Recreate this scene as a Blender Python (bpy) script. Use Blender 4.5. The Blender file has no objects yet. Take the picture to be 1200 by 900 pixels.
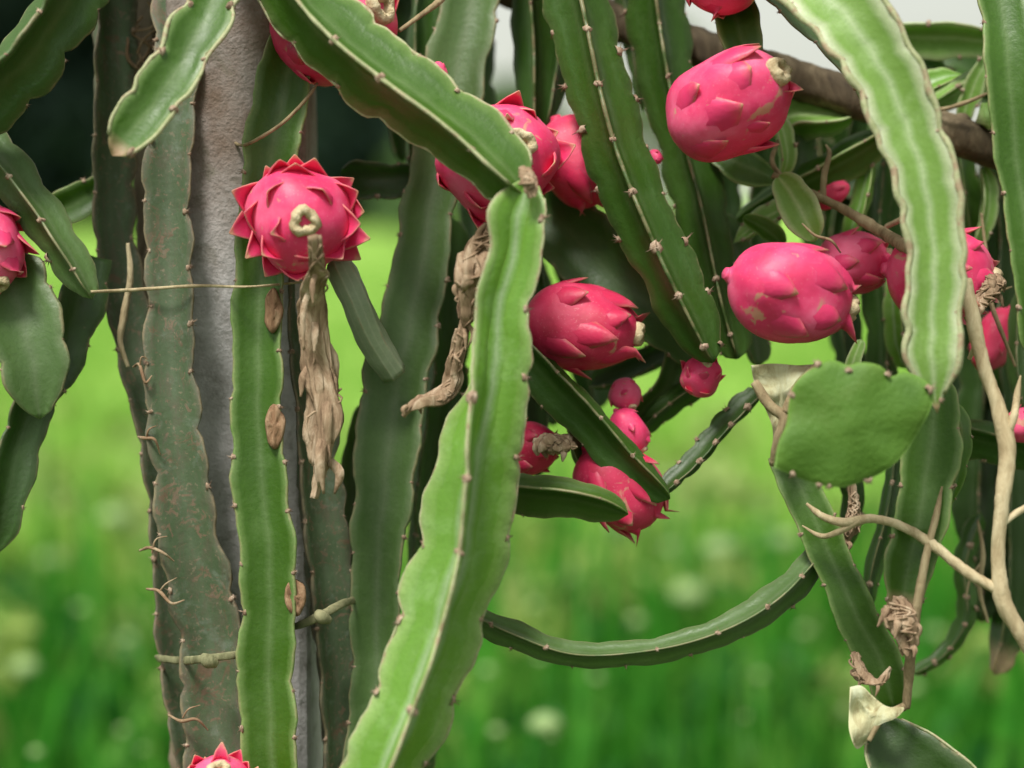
import bpy, math, random
import numpy as np
from mathutils import Vector, Matrix, Quaternion

rng = random.Random(7)
nrg = np.random.default_rng(11)
scene = bpy.context.scene
COL = scene.collection
R = math.radians

# ------------------------------------------------------------------ camera
F_PX, CX, CY = 2250.0, 600.0, 450.0          # focal length and centre in photograph pixels (1200 x 900)
CAM_H, PITCH = 1.30, R(5.6)
cam_d = bpy.data.cameras.new('camera')
cam = bpy.data.objects.new('camera', cam_d)
COL.objects.link(cam)
cam.location = (0, 0, CAM_H)
cam.rotation_euler = (R(90) - PITCH, 0, 0)
cam_d.sensor_width = 36.0
cam_d.lens = 36.0 * F_PX / 1200.0
cam_d.clip_start, cam_d.clip_end = 0.05, 2000.0
cam_d.dof.use_dof = True
cam_d.dof.focus_distance = 1.44
cam_d.dof.aperture_fstop = 2.0
scene.camera = cam

# ------------------------------------------------------------------ world, sun, exposure
SUN_EL, SUN_AZ = R(60), R(153)               # high, from behind the camera and a little to the left
world = bpy.data.worlds.new('World'); scene.world = world
world.use_nodes = True
wn = world.node_tree.nodes; wl = world.node_tree.links
wn.clear()
sky = wn.new('ShaderNodeTexSky'); sky.sky_type = 'NISHITA'; sky.sun_disc = False
sky.sun_elevation = SUN_EL; sky.sun_rotation = SUN_AZ
sky.air_density = 1.0; sky.dust_density = 3.0; sky.ozone_density = 1.0
hs = wn.new('ShaderNodeHueSaturation'); hs.inputs['Saturation'].default_value = 0.35
bg = wn.new('ShaderNodeBackground'); bg.inputs['Strength'].default_value = 0.12
wo = wn.new('ShaderNodeOutputWorld')
# thin even overcast over the clear sky
cl = wn.new('ShaderNodeMix'); cl.data_type = 'RGBA'; cl.inputs[0].default_value = 0.75
cn = wn.new('ShaderNodeTexNoise'); cn.inputs['Scale'].default_value = 3.0; cn.inputs['Detail'].default_value = 5
cr_ = wn.new('ShaderNodeValToRGB')
cr_.color_ramp.elements[0].color = (2.8, 2.88, 2.42, 1); cr_.color_ramp.elements[0].position = 0.3
cr_.color_ramp.elements[1].color = (3.35, 3.42, 2.9, 1); cr_.color_ramp.elements[1].position = 0.7
wl.new(cn.outputs['Fac'], cr_.inputs[0])
wl.new(sky.outputs[0], hs.inputs['Color']); wl.new(hs.outputs[0], cl.inputs[6]); wl.new(cr_.outputs[0], cl.inputs[7])
wl.new(cl.outputs[2], bg.inputs['Color']); wl.new(bg.outputs[0], wo.inputs[0])
sd = bpy.data.lights.new('sun', 'SUN'); sd.energy = 2.1; sd.angle = R(15); sd.color = (1.0, 0.96, 0.90)
sun = bpy.data.objects.new('sun', sd); COL.objects.link(sun)
# direction towards the sun; Nishita rotation 0 is +Y, increasing clockwise seen from above
sdir = Vector((math.sin(SUN_AZ) * math.cos(SUN_EL), math.cos(SUN_AZ) * math.cos(SUN_EL), math.sin(SUN_EL)))
sdir.x = -sdir.x      # towards the left of the picture
sky.sun_rotation = math.atan2(sdir.x, sdir.y)
sun.rotation_euler = sdir.to_track_quat('Z', 'Y').to_euler()
scene.view_settings.view_transform = 'Standard'
scene.view_settings.look = 'None'
scene.view_settings.exposure = 1.0
scene.view_settings.gamma = 1.0
scene.render.engine = 'CYCLES'
scene.cycles.use_denoising = True
scene.cycles.max_bounces = 8
scene.cycles.transmission_bounces = 4
scene.cycles.diffuse_bounces = 4

# ------------------------------------------------------------------ geometry helpers
CAMM = Matrix.Translation(cam.location) @ cam.rotation_euler.to_matrix().to_4x4()
def P(px, py, d):
    """world point standing d metres in front of the camera plane"""
    return CAMM @ Vector(((px - CX) / F_PX * d, (CY - py) / F_PX * d, -d))
def CD(dx, dy, dz):
    """direction: right, up, towards the camera"""
    return (CAMM.to_3x3() @ Vector((dx, dy, dz))).normalized()

def catmull(pts, n):
    pts = np.asarray(pts, float)
    if len(pts) == 2:
        t = np.linspace(0, 1, n)[:, None]
        return pts[0] * (1 - t) + pts[1] * t
    h = np.maximum(np.linalg.norm(np.diff(pts[:, :3], axis=0), axis=1), 1e-9)[:, None]
    v = np.diff(pts, axis=0) / h
    m = np.vstack([v[:1], (v[1:] * h[:-1] + v[:-1] * h[1:]) / (h[:-1] + h[1:]), v[-1:]])
    cum = np.concatenate([[0], np.cumsum(h[:, 0])])
    out = []
    for s in np.linspace(0, cum[-1], n):
        i = min(max(np.searchsorted(cum, s, side='right') - 1, 0), len(h) - 1)
        d = h[i, 0]; t = (s - cum[i]) / d
        out.append((2 * t ** 3 - 3 * t * t + 1) * pts[i] + (t ** 3 - 2 * t * t + t) * d * m[i] + (3 * t * t - 2 * t ** 3) * pts[i + 1] + (t ** 3 - t * t) * d * m[i + 1])
    return np.array(out)

def mesh_obj(name, verts, faces, mat, parent=None, attrs=None, smooth=True):
    me = bpy.data.meshes.new(name)
    me.from_pydata([tuple(v) for v in verts], [], [tuple(int(k) for k in f) for f in faces])
    if smooth:
        me.polygons.foreach_set('use_smooth', [True] * len(me.polygons))
    for k, v in (attrs or {}).items():
        a = me.attributes.new(k, 'FLOAT', 'POINT')
        a.data.foreach_set('value', np.asarray(v, np.float32))
    me.materials.append(mat)
    me.update()
    o = bpy.data.objects.new(name, me)
    COL.objects.link(o)
    if parent is not None:
        o.parent = parent
    return o

def thing(name, label, cat, loc, group=None):
    o = bpy.data.objects.new(name, None)
    o.empty_display_size = 0.02
    COL.objects.link(o)
    o.location = loc
    o['label'] = label; o['category'] = cat
    if group: o['group'] = group
    return o

def tag(o, label, cat, group=None):
    o['label'] = label; o['category'] = cat
    if group: o['group'] = group
    return o

def fbm(p, freq, seed=0):
    """cheap smooth pseudo noise on an (n,3) array"""
    r = np.random.default_rng(seed)
    out = np.zeros(len(p))
    for k in range(5):
        d = r.normal(size=(3, 3)); ph = r.uniform(0, 6.28, 3)
        f = freq * 1.7 ** k
        q = p @ (d * f).T + ph
        out += (np.sin(q[:, 0]) * np.sin(q[:, 1] + np.sin(q[:, 2]))) / 1.6 ** k
    return out * 0.5

# ------------------------------------------------------------------ materials
class NT:
    def __init__(s, name):
        s.m = bpy.data.materials.new(name); s.m.use_nodes = True
        s.n = s.m.node_tree.nodes; s.l = s.m.node_tree.links
        s.n.clear()
        s.out = s.n.new('ShaderNodeOutputMaterial')
    def new(s, t, **kw):
        n = s.n.new(t)
        for k, v in kw.items(): setattr(n, k, v)
        return n
    def link(s, a, b): s.l.new(a, b)
    def noise(s, scale, detail=4, rough=0.6, coord=None, dist=0.0):
        n = s.new('ShaderNodeTexNoise'); n.inputs['Scale'].default_value = scale
        n.inputs['Detail'].default_value = detail; n.inputs['Roughness'].default_value = rough
        n.inputs['Distortion'].default_value = dist
        if coord is not None: s.link(coord, n.inputs['Vector'])
        return n.outputs['Fac']
    def ramp(s, fac, stops):
        r = s.new('ShaderNodeValToRGB')
        e = r.color_ramp.elements
        while len(e) < len(stops): e.new(0.5)
        for el, (p, c) in zip(e, stops):
            el.position = p
            el.color = (*c, 1) if len(c) == 3 else c
        s.link(fac, r.inputs[0])
        return r.outputs[0]
    def mix(s, fac, a, b, mode='MIX'):
        m = s.new('ShaderNodeMix', data_type='RGBA', blend_type=mode)
        for sock, v in ((m.inputs[0], fac), (m.inputs[6], a), (m.inputs[7], b)):
            if hasattr(v, 'is_linked'): s.link(v, sock)
            elif isinstance(v, (int, float)): sock.default_value = v
            else: sock.default_value = (*v, 1)
        return m.outputs[2]
    def attr(s, name):
        a = s.new('ShaderNodeAttribute'); a.attribute_name = name
        return a.outputs['Fac']
    def math(s, op, a, b):
        m = s.new('ShaderNodeMath', operation=op)
        for sock, v in zip(m.inputs, (a, b)):
            if hasattr(v, 'is_linked'): s.link(v, sock)
            else: sock.default_value = v
        return m.outputs[0]
    def coord(s): return s.new('ShaderNodeTexCoord').outputs['Object']
    def geo(s): return s.new('ShaderNodeNewGeometry').outputs['Position']
    def rnd(s): return s.new('ShaderNodeObjectInfo').outputs['Random']
    def bump(s, h, strength, dist=0.002):
        b = s.new('ShaderNodeBump'); b.inputs['Strength'].default_value = strength
        b.inputs['Distance'].default_value = dist
        s.link(h, b.inputs['Height'])
        return b.outputs[0]
    def finish(s, col, rough=0.5, normal=None, trans=0.0, tcol=None, spec=0.4, sss=0.0, sss_col=None):
        p = s.new('ShaderNodeBsdfPrincipled')
        if hasattr(col, 'is_linked'): s.link(col, p.inputs['Base Color'])
        else: p.inputs['Base Color'].default_value = (*col, 1)
        if hasattr(rough, 'is_linked'): s.link(rough, p.inputs['Roughness'])
        else: p.inputs['Roughness'].default_value = rough
        p.inputs['Specular IOR Level'].default_value = spec
        if normal is not None: s.link(normal, p.inputs['Normal'])
        if sss > 0:
            p.inputs['Subsurface Weight'].default_value = sss
            p.inputs['Subsurface Radius'].default_value = sss_col or (0.004, 0.006, 0.002)
            p.inputs['Subsurface Scale'].default_value = 1.0
        sh = p.outputs[0]
        if trans > 0:
            t = s.new('ShaderNodeBsdfTranslucent')
            c = tcol if tcol is not None else col
            if hasattr(c, 'is_linked'): s.link(c, t.inputs[0])
            else: t.inputs[0].default_value = (*c, 1)
            mx = s.new('ShaderNodeMixShader'); mx.inputs[0].default_value = trans
            s.link(sh, mx.inputs[1]); s.link(t.outputs[0], mx.inputs[2])
            sh = mx.outputs[0]
        s.link(sh, s.out.inputs[0])
        return s.m

def stem_mat(name, face, groove, edge, scar=0.0, scar_col=(0.22, 0.15, 0.09), rough=0.48, es=0.90):
    """cactus skin: face colour, paler groove bloom, pale corky rib edge, corky scars, end wear"""
    t = NT(name)
    g = t.geo()
    rib = t.math('ADD', t.attr('rib'), t.math('MULTIPLY', t.math('SUBTRACT', t.noise(48, 5, 0.7, g, 0.5), 0.5), 0.16))   # 0 in the groove .. 1 on the rib edge
    col = t.ramp(rib, [(0.0, groove), (0.10, tuple(0.5 * a + 0.5 * b for a, b in zip(face, groove))),
                       (0.24, face), (es - 0.18, face), (es, tuple(0.55 * a + 0.45 * b for a, b in zip(face, edge))), (1.0, edge)])
    big = t.noise(14, 3, 0.55, g)
    col = t.mix(t.ramp(big, [(0.32, (0, 0, 0)), (0.68, (1, 1, 1))]), t.mix(0.22, col, (0.0, 0.02, 0.0), 'MIX'), col)
    bloom = t.noise(38, 5, 0.65, g, 0.4)
    col = t.mix(t.ramp(bloom, [(0.5, (0, 0, 0)), (0.80, (0.35, 0.35, 0.35))]), col, tuple(min(1, c * 1.15 + 0.012) for c in groove))
    fine = t.noise(420, 3, 0.6, g)
    col = t.mix(t.ramp(fine, [(0.30, (0.22, 0.22, 0.22)), (0.55, (0, 0, 0))]), col, tuple(c * 0.55 for c in face))
    # small pale dots and scars
    sc = t.noise(95, 5, 0.7, g, 0.8)
    lo = 0.74 - scar * 0.22
    m = t.ramp(sc, [(lo, (0, 0, 0)), (lo + 0.05, (0.9, 0.9, 0.9))])
    col = t.mix(m, col, scar_col)
    if scar > 0.5:
        mp = t.new('ShaderNodeMapping'); mp.inputs['Scale'].default_value = (1, 1, 0.3); t.link(g, mp.inputs[0])
        streak = t.noise(120, 5, 0.7, mp.outputs[0], 0.5)
        col = t.mix(t.ramp(streak, [(0.50, (0, 0, 0)), (0.66, (0.6,) * 3)]), col, (0.115, 0.095, 0.065))
        col = t.mix(t.ramp(t.noise(55, 5, 0.75, g, 0.3), [(0.55, (0, 0, 0)), (0.68, (0.55,) * 3)]), col, (0.16, 0.20, 0.15))
        col = t.mix(t.ramp(t.noise(30, 6, 0.8, g, 1.2), [(0.58, (0, 0, 0)), (0.64, (0.75,) * 3)]), col, (0.15, 0.088, 0.055))
        col = t.mix(t.ramp(t.noise(240, 3, 0.6, g), [(0.62, (0, 0, 0)), (0.68, (0.5,) * 3)]), col, (0.26, 0.20, 0.14))
    # corky brown rib edges, patchy
    ce = t.math('MULTIPLY', t.ramp(rib, [(0.93, (0, 0, 0)), (0.985, (1, 1, 1))]), t.ramp(t.noise(60, 3, 0.6, g), [(0.42, (0, 0, 0)), (0.55, (0.5, 0.5, 0.5))]))
    col = t.mix(ce, col, (0.30, 0.24, 0.14))
    # worn dry end
    end = t.attr('tipwear')
    col = t.mix(t.math('MULTIPLY', end, t.ramp(t.noise(120, 4, 0.6, g), [(0.3, (0.6, 0.6, 0.6)), (0.55, (1, 1, 1))])), col, (0.36, 0.25, 0.15))
    h = t.math('ADD', t.math('MULTIPLY', t.noise(260, 4, 0.6, g), 0.6), t.noise(45, 3, 0.5, g))
    rg = t.ramp(bloom, [(0.3, (rough - 0.12,) * 3), (0.7, (rough + 0.10,) * 3)])
    return t.finish(col, rg, t.bump(h, 0.28, 0.0025), spec=0.45, sss=0.12)

M = {}
M['fresh'] = stem_mat('fresh_stem_skin', (0.050, 0.128, 0.008), (0.105, 0.185, 0.050), (0.23, 0.34, 0.11), 0.05)
M['pale'] = stem_mat('pale_stem_skin', (0.185, 0.350, 0.060), (0.36, 0.50, 0.20), (0.46, 0.55, 0.28), 0.05, rough=0.5, es=0.80)
M['bright'] = stem_mat('bright_stem_skin', (0.135, 0.300, 0.030), (0.30, 0.43, 0.21), (0.34, 0.48, 0.17), 0.05, rough=0.46, es=0.86)
M['white_edged'] = stem_mat('white_edged_stem_skin', (0.185, 0.335, 0.060), (0.38, 0.50, 0.25), (0.60, 0.64, 0.44), 0.06, rough=0.5, es=0.74)
M['stub'] = stem_mat('pale_grey_stub_skin', (0.26, 0.33, 0.20), (0.31, 0.37, 0.24), (0.33, 0.39, 0.25), 0.1, rough=0.55)
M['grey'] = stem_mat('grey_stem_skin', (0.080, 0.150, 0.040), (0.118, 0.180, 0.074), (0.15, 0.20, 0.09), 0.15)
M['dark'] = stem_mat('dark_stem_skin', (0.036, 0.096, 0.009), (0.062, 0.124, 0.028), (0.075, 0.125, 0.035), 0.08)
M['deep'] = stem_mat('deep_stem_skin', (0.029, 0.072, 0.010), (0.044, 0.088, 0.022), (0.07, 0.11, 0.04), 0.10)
M['old'] = stem_mat('old_stem_skin', (0.080, 0.122, 0.058), (0.100, 0.142, 0.076), (0.15, 0.13, 0.09), 0.72, (0.19, 0.13, 0.085), 0.62)
M['olive'] = stem_mat('olive_stem_skin', (0.046, 0.102, 0.010), (0.070, 0.122, 0.026), (0.17, 0.21, 0.08), 0.12)

def mat_margin():
    t = NT('rib_margin_cork'); g = t.geo()
    c = t.ramp(t.noise(90, 4, 0.7, g), [(0.3, (0.26, 0.30, 0.13)), (0.5, (0.42, 0.44, 0.25)), (0.62, (0.36, 0.27, 0.17))])
    return t.finish(c, 0.7, t.bump(t.noise(500, 2, 0.6, g), 0.4, 0.001))
M['margin'] = mat_margin()
def mat_areole():
    t = NT('areole_felt'); g = t.geo()
    c = t.ramp(t.noise(300, 3, 0.7, g), [(0.3, (0.13, 0.08, 0.05)), (0.5, (0.32, 0.22, 0.15)), (0.68, (0.52, 0.42, 0.32))])
    return t.finish(c, 0.85)
M['areole'] = mat_areole()
def mat_twig(name, a, b, c, scale=70):
    t = NT(name); g = t.geo()
    mp = t.new('ShaderNodeMapping'); mp.inputs['Scale'].default_value = (1, 1, 0.35); t.link(g, mp.inputs[0])
    n = t.noise(scale, 6, 0.7, mp.outputs[0], 0.6)
    col = t.ramp(n, [(0.3, a), (0.5, b), (0.7, c)])
    return t.finish(col, 0.8, t.bump(n, 0.7, 0.004), spec=0.2)
M['twig'] = mat_twig('pale_dry_twig', (0.30, 0.22, 0.12), (0.50, 0.41, 0.25), (0.66, 0.58, 0.38))
M['drytwig'] = mat_twig('brown_dry_twig', (0.15, 0.11, 0.06), (0.30, 0.23, 0.13), (0.42, 0.35, 0.21))
M['withered'] = mat_twig('withered_petal_tissue', (0.14, 0.085, 0.05), (0.36, 0.25, 0.16), (0.62, 0.50, 0.36), 85)
M['bark'] = mat_twig('weathered_pole_bark', (0.028, 0.020, 0.014), (0.105, 0.080, 0.048), (0.24, 0.19, 0.12), 34)
M['cream'] = mat_twig('dried_cream_tissue', (0.26, 0.19, 0.09), (0.50, 0.49, 0.29), (0.60, 0.63, 0.44), 60)
M['cork'] = mat_twig('brown_cork_scab', (0.13, 0.07, 0.04), (0.27, 0.16, 0.09), (0.42, 0.29, 0.18), 90)
M['tie'] = mat_twig('faded_green_strap', (0.12, 0.12, 0.06), (0.24, 0.24, 0.13), (0.38, 0.35, 0.20), 60)
M['rootlet'] = mat_twig('dry_rootlet', (0.16, 0.09, 0.05), (0.30, 0.20, 0.12), (0.45, 0.36, 0.24), 80)

M['woody'] = mat_twig('woody_trunk_bark', (0.07, 0.05, 0.035), (0.17, 0.13, 0.09), (0.27, 0.22, 0.16), 40)
def mat_concrete():
    t = NT('weathered_concrete'); g = t.geo()
    n1 = t.noise(9, 5, 0.65, g); n2 = t.noise(60, 5, 0.7, g); n3 = t.noise(320, 3, 0.6, g)
    c = t.ramp(n2, [(0.28, (0.36, 0.34, 0.32)), (0.5, (0.56, 0.54, 0.53)), (0.72, (0.68, 0.66, 0.65))])
    # brown dirt stain grows towards the post's upper end
    sx = t.new('ShaderNodeSeparateXYZ'); t.link(g, sx.inputs[0])
    hgt = t.new('ShaderNodeMapRange'); hgt.inputs[1].default_value = 1.22; hgt.inputs[2].default_value = 1.35
    t.link(sx.outputs[2], hgt.inputs[0])
    f = t.math('MULTIPLY', hgt.outputs[0], t.ramp(n1, [(0.3, (0.45,) * 3), (0.6, (1, 1, 1))]))
    c = t.mix(f, c, (0.17, 0.115, 0.078))
    c = t.mix(t.ramp(t.noise(26, 5, 0.75, g, 1.0), [(0.56, (0, 0, 0)), (0.66, (0.55,) * 3)]), c, (0.17, 0.16, 0.11))
    h = t.math('ADD', n2, t.math('MULTIPLY', n3, 0.5))
    return t.finish(c, 0.9, t.bump(h, 0.6, 0.004), spec=0.2)
M['concrete'] = mat_concrete()

def mat_fruit(name, base, hi, dark):
    t = NT(name); g = t.geo()
    n = t.noise(22, 4, 0.6, g)
    c = t.ramp(n, [(0.28, dark), (0.46, base), (0.66, hi)])
    sc = t.noise(42, 4, 0.6, g, 0.6)
    c = t.mix(t.ramp(sc, [(0.63, (0, 0, 0)), (0.68, (0.7,) * 3)]), c, (0.56, 0.38, 0.22))
    f = t.noise(500, 2, 0.5, g)
    c = t.mix(t.ramp(f, [(0.62, (0, 0, 0)), (0.72, (0.25,) * 3)]), c, (0.80, 0.35, 0.40))
    h = t.noise(60, 3, 0.5, g)
    return t.finish(c, t.ramp(n, [(0.3, (0.46,) * 3), (0.7, (0.62,) * 3)]), t.bump(h, 0.30, 0.003), spec=0.5, sss=0.2, sss_col=(0.012, 0.003, 0.003))
M['fruit'] = mat_fruit('pink_fruit_skin', (0.80, 0.052, 0.175), (0.86, 0.150, 0.290), (0.68, 0.028, 0.110))
M['redfruit'] = mat_fruit('crimson_fruit_skin', (0.64, 0.026, 0.100), (0.74, 0.075, 0.17), (0.48, 0.014, 0.055))
def mat_scale(name, base, mid, tip):
    t = NT(name); g = t.geo()
    a = t.math('ADD', t.attr('along'), t.math('MULTIPLY', t.math('SUBTRACT', t.noise(120, 3, 0.6, g), 0.5), 0.35))
    c = t.ramp(a, [(0.0, base), (0.66, base), (0.88, mid), (1.0, tip)])
    c = t.mix(t.ramp(t.noise(40, 3, 0.6, g), [(0.3, (0.3,) * 3), (0.6, (0, 0, 0))]), c, tuple(v * 0.6 for v in base))
    c = t.mix(t.math('MULTIPLY', t.ramp(t.attr('side'), [(0.72, (0, 0, 0)), (1.0, (0.8,) * 3)]), t.ramp(t.noise(60, 3, 0.6, g), [(0.4, (0.2,) * 3), (0.6, (1, 1, 1))])), c, tuple(0.4 * a + 0.6 * b for a, b in zip(base, tip)))
    return t.finish(c, 0.45, t.bump(t.noise(200, 3, 0.6, g), 0.2, 0.002), spec=0.4, sss=0.15, sss_col=(0.01, 0.003, 0.003))
M['scale'] = mat_scale('pink_fruit_scale', (0.80, 0.048, 0.165), (0.74, 0.09, 0.17), (0.60, 0.36, 0.20))
M['redscale'] = mat_scale('crimson_fruit_scale', (0.64, 0.026, 0.095), (0.60, 0.09, 0.13), (0.55, 0.33, 0.21))
def mat_navel():
    t = NT('fruit_navel_dry_ring'); g = t.geo()
    c = t.ramp(t.noise(140, 4, 0.7, g), [(0.3, (0.36, 0.25, 0.13)), (0.5, (0.56, 0.46, 0.28)), (0.7, (0.70, 0.62, 0.42))])
    return t.finish(c, 0.8, t.bump(t.noise(300, 3, 0.6, g), 0.6, 0.003))
M['navel'] = mat_navel()
t = NT('fruit_navel_hollow'); M['hollow'] = t.finish(t.ramp(t.noise(200, 3, 0.6, t.geo()), [(0.3, (0.06, 0.035, 0.02)), (0.7, (0.20, 0.12, 0.07))]), 0.9)

def mat_grass(name, cols, trans=0.45):
    t = NT(name); g = t.geo()
    n = t.noise(2.6, 4, 0.7, g)
    c = t.ramp(n, [(0.36, cols[0]), (0.5, cols[1]), (0.64, cols[2])])
    n2 = t.noise(30, 2, 0.5, g)
    c = t.mix(t.ramp(n2, [(0.35, (0.5,) * 3), (0.65, (0, 0, 0))]), c, tuple(v * 0.5 for v in cols[1]))
    return t.finish(c, 0.5, None, trans, c, spec=0.3)
M['grass_far'] = mat_grass('sunny_meadow_grass', [(0.15, 0.38, 0.035), (0.27, 0.52, 0.075), (0.45, 0.64, 0.16)])
M['grass_near'] = mat_grass('lush_grass', [(0.018, 0.180, 0.012), (0.080, 0.38, 0.032), (0.26, 0.56, 0.09)])

# ------------------------------------------------------------------ the setting: ground, meadow, wood
def hillh(x, y):
    return 0.03 * np.sin(x * 0.7 + 1.3) * np.sin(y * 0.45) + 0.015 * np.sin(x * 1.9 + y * 1.3)
def build_ground():
    xs = np.concatenate([np.linspace(-400, -30, 8), np.linspace(-28, 28, 57), np.linspace(30, 400, 8)])
    ys = np.concatenate([np.linspace(-40, -4, 5), np.linspace(-2, 40, 64), np.linspace(45, 700, 14)])
    X, Y = np.meshgrid(xs, ys)
    Z = hillh(X, Y) * np.clip((Y - 2.2) / 2.0, 0, 1)
    v = np.stack([X, Y, Z], -1).reshape(-1, 3)
    nx = len(xs); f = []
    for j in range(len(ys) - 1):
        for i in range(nx - 1):
            a = j * nx + i
            f.append((a, a + 1, a + nx + 1, a + nx))
    t = NT('meadow_soil_and_turf'); g = t.geo()
    n = t.noise(0.6, 5, 0.65, g)
    turf = t.ramp(n, [(0.3, (0.15, 0.33, 0.04)), (0.55, (0.26, 0.45, 0.08)), (0.75, (0.36, 0.53, 0.14))])
    soil = t.ramp(t.noise(9, 6, 0.7, g), [(0.3, (0.035, 0.06, 0.015)), (0.6, (0.06, 0.10, 0.025)), (0.8, (0.10, 0.085, 0.05))])
    sx = t.new('ShaderNodeSeparateXYZ'); t.link(g, sx.inputs[0])
    mr = t.new('ShaderNodeMapRange'); mr.inputs[1].default_value = 4.6; mr.inputs[2].default_value = 7.5
    t.link(sx.outputs[1], mr.inputs[0])
    c = t.mix(mr.outputs[0], soil, turf)
    o = mesh_obj('ground', v, f, t.finish(c, 0.9, t.bump(t.noise(12, 5, 0.7, g), 0.8, 0.03), spec=0.1))
    o['kind'] = 'structure'
build_ground()

def blades(name, label, n, yr, hr, wr, mat, seed, ypow=1.0, margin=1.4, lean=0.35, clump=0.25):
    r = np.random.default_rng(seed)
    y = yr[0] + (yr[1] - yr[0]) * r.random(n) ** ypow
    x = (r.random(n) * 2 - 1) * (0.30 * y + margin)
    # clumps: pull blades towards seeded tuft centres
    k = max(8, n // 22)
    cy = yr[0] + (yr[1] - yr[0]) * r.random(k) ** ypow
    cx = (r.random(k) * 2 - 1) * (0.30 * cy + margin)
    pick = r.integers(0, k, n); use = r.random(n) < 0.7
    sc = clump * (0.4 + 0.06 * y)
    x = np.where(use, cx[pick] + r.normal(size=n) * sc, x)
    y = np.where(use, np.maximum(cy[pick] + r.normal(size=n) * sc, yr[0]), y)
    h = (hr[0] + (hr[1] - hr[0]) * r.random(n) ** 1.6) * (0.75 + 0.5 * np.sin(cx[pick] * 5.1) ** 2)
    w = wr[0] + (wr[1] - wr[0]) * r.random(n)
    az = r.uniform(0, 6.283, n); fa = r.uniform(0, 6.283, n)
    le = lean * r.random(n) ** 1.3
    z0 = hillh(x, y) - 0.01
    V = np.zeros((n, 7, 3))
    for i, (t, ws) in enumerate(((0, 0.8), (0.38, 1.0), (0.72, 0.7))):
        cxx = x + np.cos(az) * le * h * t ** 2; cyy = y + np.sin(az) * le * h * t ** 2
        zz = z0 + h * (t - 0.25 * le * t ** 2)
        for s in (0, 1):
            sg = (s * 2 - 1) * 0.5 * ws
            V[:, i * 2 + s, 0] = cxx + np.cos(fa) * w * sg
            V[:, i * 2 + s, 1] = cyy + np.sin(fa) * w * sg
            V[:, i * 2 + s, 2] = zz
    V[:, 6, 0] = x + np.cos(az) * le * h; V[:, 6, 1] = y + np.sin(az) * le * h; V[:, 6, 2] = z0 + h * (1 - 0.25 * le)
    base = (np.arange(n) * 7)[:, None]
    q = np.concatenate([base + np.array([[0, 1, 3, 2]]), base + np.array([[2, 3, 5, 4]])], 1).reshape(-1)
    tri = (base + np.array([[4, 5, 6]])).reshape(-1)
    me = bpy.data.meshes.new(name)
    me.vertices.add(n * 7); me.vertices.foreach_set('co', V.reshape(-1).astype(np.float32))
    loops = np.concatenate([q, tri]).astype(np.int32)
    me.loops.add(len(loops)); me.loops.foreach_set('vertex_index', loops)
    starts = np.concatenate([np.arange(2 * n) * 4, 8 * n + np.arange(n) * 3]).astype(np.int32)
    me.polygons.add(3 * n); me.polygons.foreach_set('loop_start', starts)
    me.polygons.foreach_set('use_smooth', np.ones(3 * n, bool))
    me.update(calc_edges=True); me.validate()
    me.materials.append(mat)
    o = bpy.data.objects.new(name, me); COL.objects.link(o)
    o['kind'] = 'stuff'; o['label'] = label; o['category'] = 'grass'
    return o
blades('meadow_grass', 'sunny yellow-green meadow grass spreading behind the cactus', 30000, (4.2, 34), (0.07, 0.28), (0.010, 0.026), M['grass_far'], 3, 1.7)
blades('lush_grass', 'darker lush green grass growing in front of the sunny meadow', 16000, (2.7, 4.7), (0.10, 0.36), (0.006, 0.016), M['grass_near'], 4, 0.9)
blades('broad_grass', 'tall broad grass blades rising from the lush grass', 1200, (2.9, 5.0), (0.35, 0.75), (0.014, 0.034), M['grass_near'], 6, 0.9, 1.0, 0.5)
blades('short_turf', 'thin short turf round the foot of the posts', 5000, (0.9, 3.0), (0.03, 0.12), (0.003, 0.006), M['grass_near'], 5, 1.0, 0.8)

def leaf_cloud(name, centers, radii, n, size, mat, parent, seed, squash=0.8):
    """leaf-sized quads spread through overlapping clumps"""
    r = np.random.default_rng(seed)
    centers = np.asarray(centers, float); radii = np.asarray(radii, float)
    pick = r.choice(len(centers), n, p=radii ** 2 / (radii ** 2).sum())
    d = r.normal(size=(n, 3)); d /= np.linalg.norm(d, axis=1)[:, None]
    rad = radii[pick] * r.random(n) ** 0.45
    c = centers[pick] + d * rad[:, None] * np.array([1, 1, squash])
    a = r.normal(size=(n, 3)); a /= np.linalg.norm(a, axis=1)[:, None]
    b = np.cross(a, r.normal(size=(n, 3))); b /= np.linalg.norm(b, axis=1)[:, None]
    s = size * (0.6 + 0.8 * r.random(n))[:, None]
    V = np.stack([c - a * s, c + b * s * 0.45, c + a * s, c - b * s * 0.45], 1).reshape(-1, 3)
    F = np.arange(n * 4).reshape(-1, 4)
    return mesh_obj(name, V, F, mat, parent, smooth=False)

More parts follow.
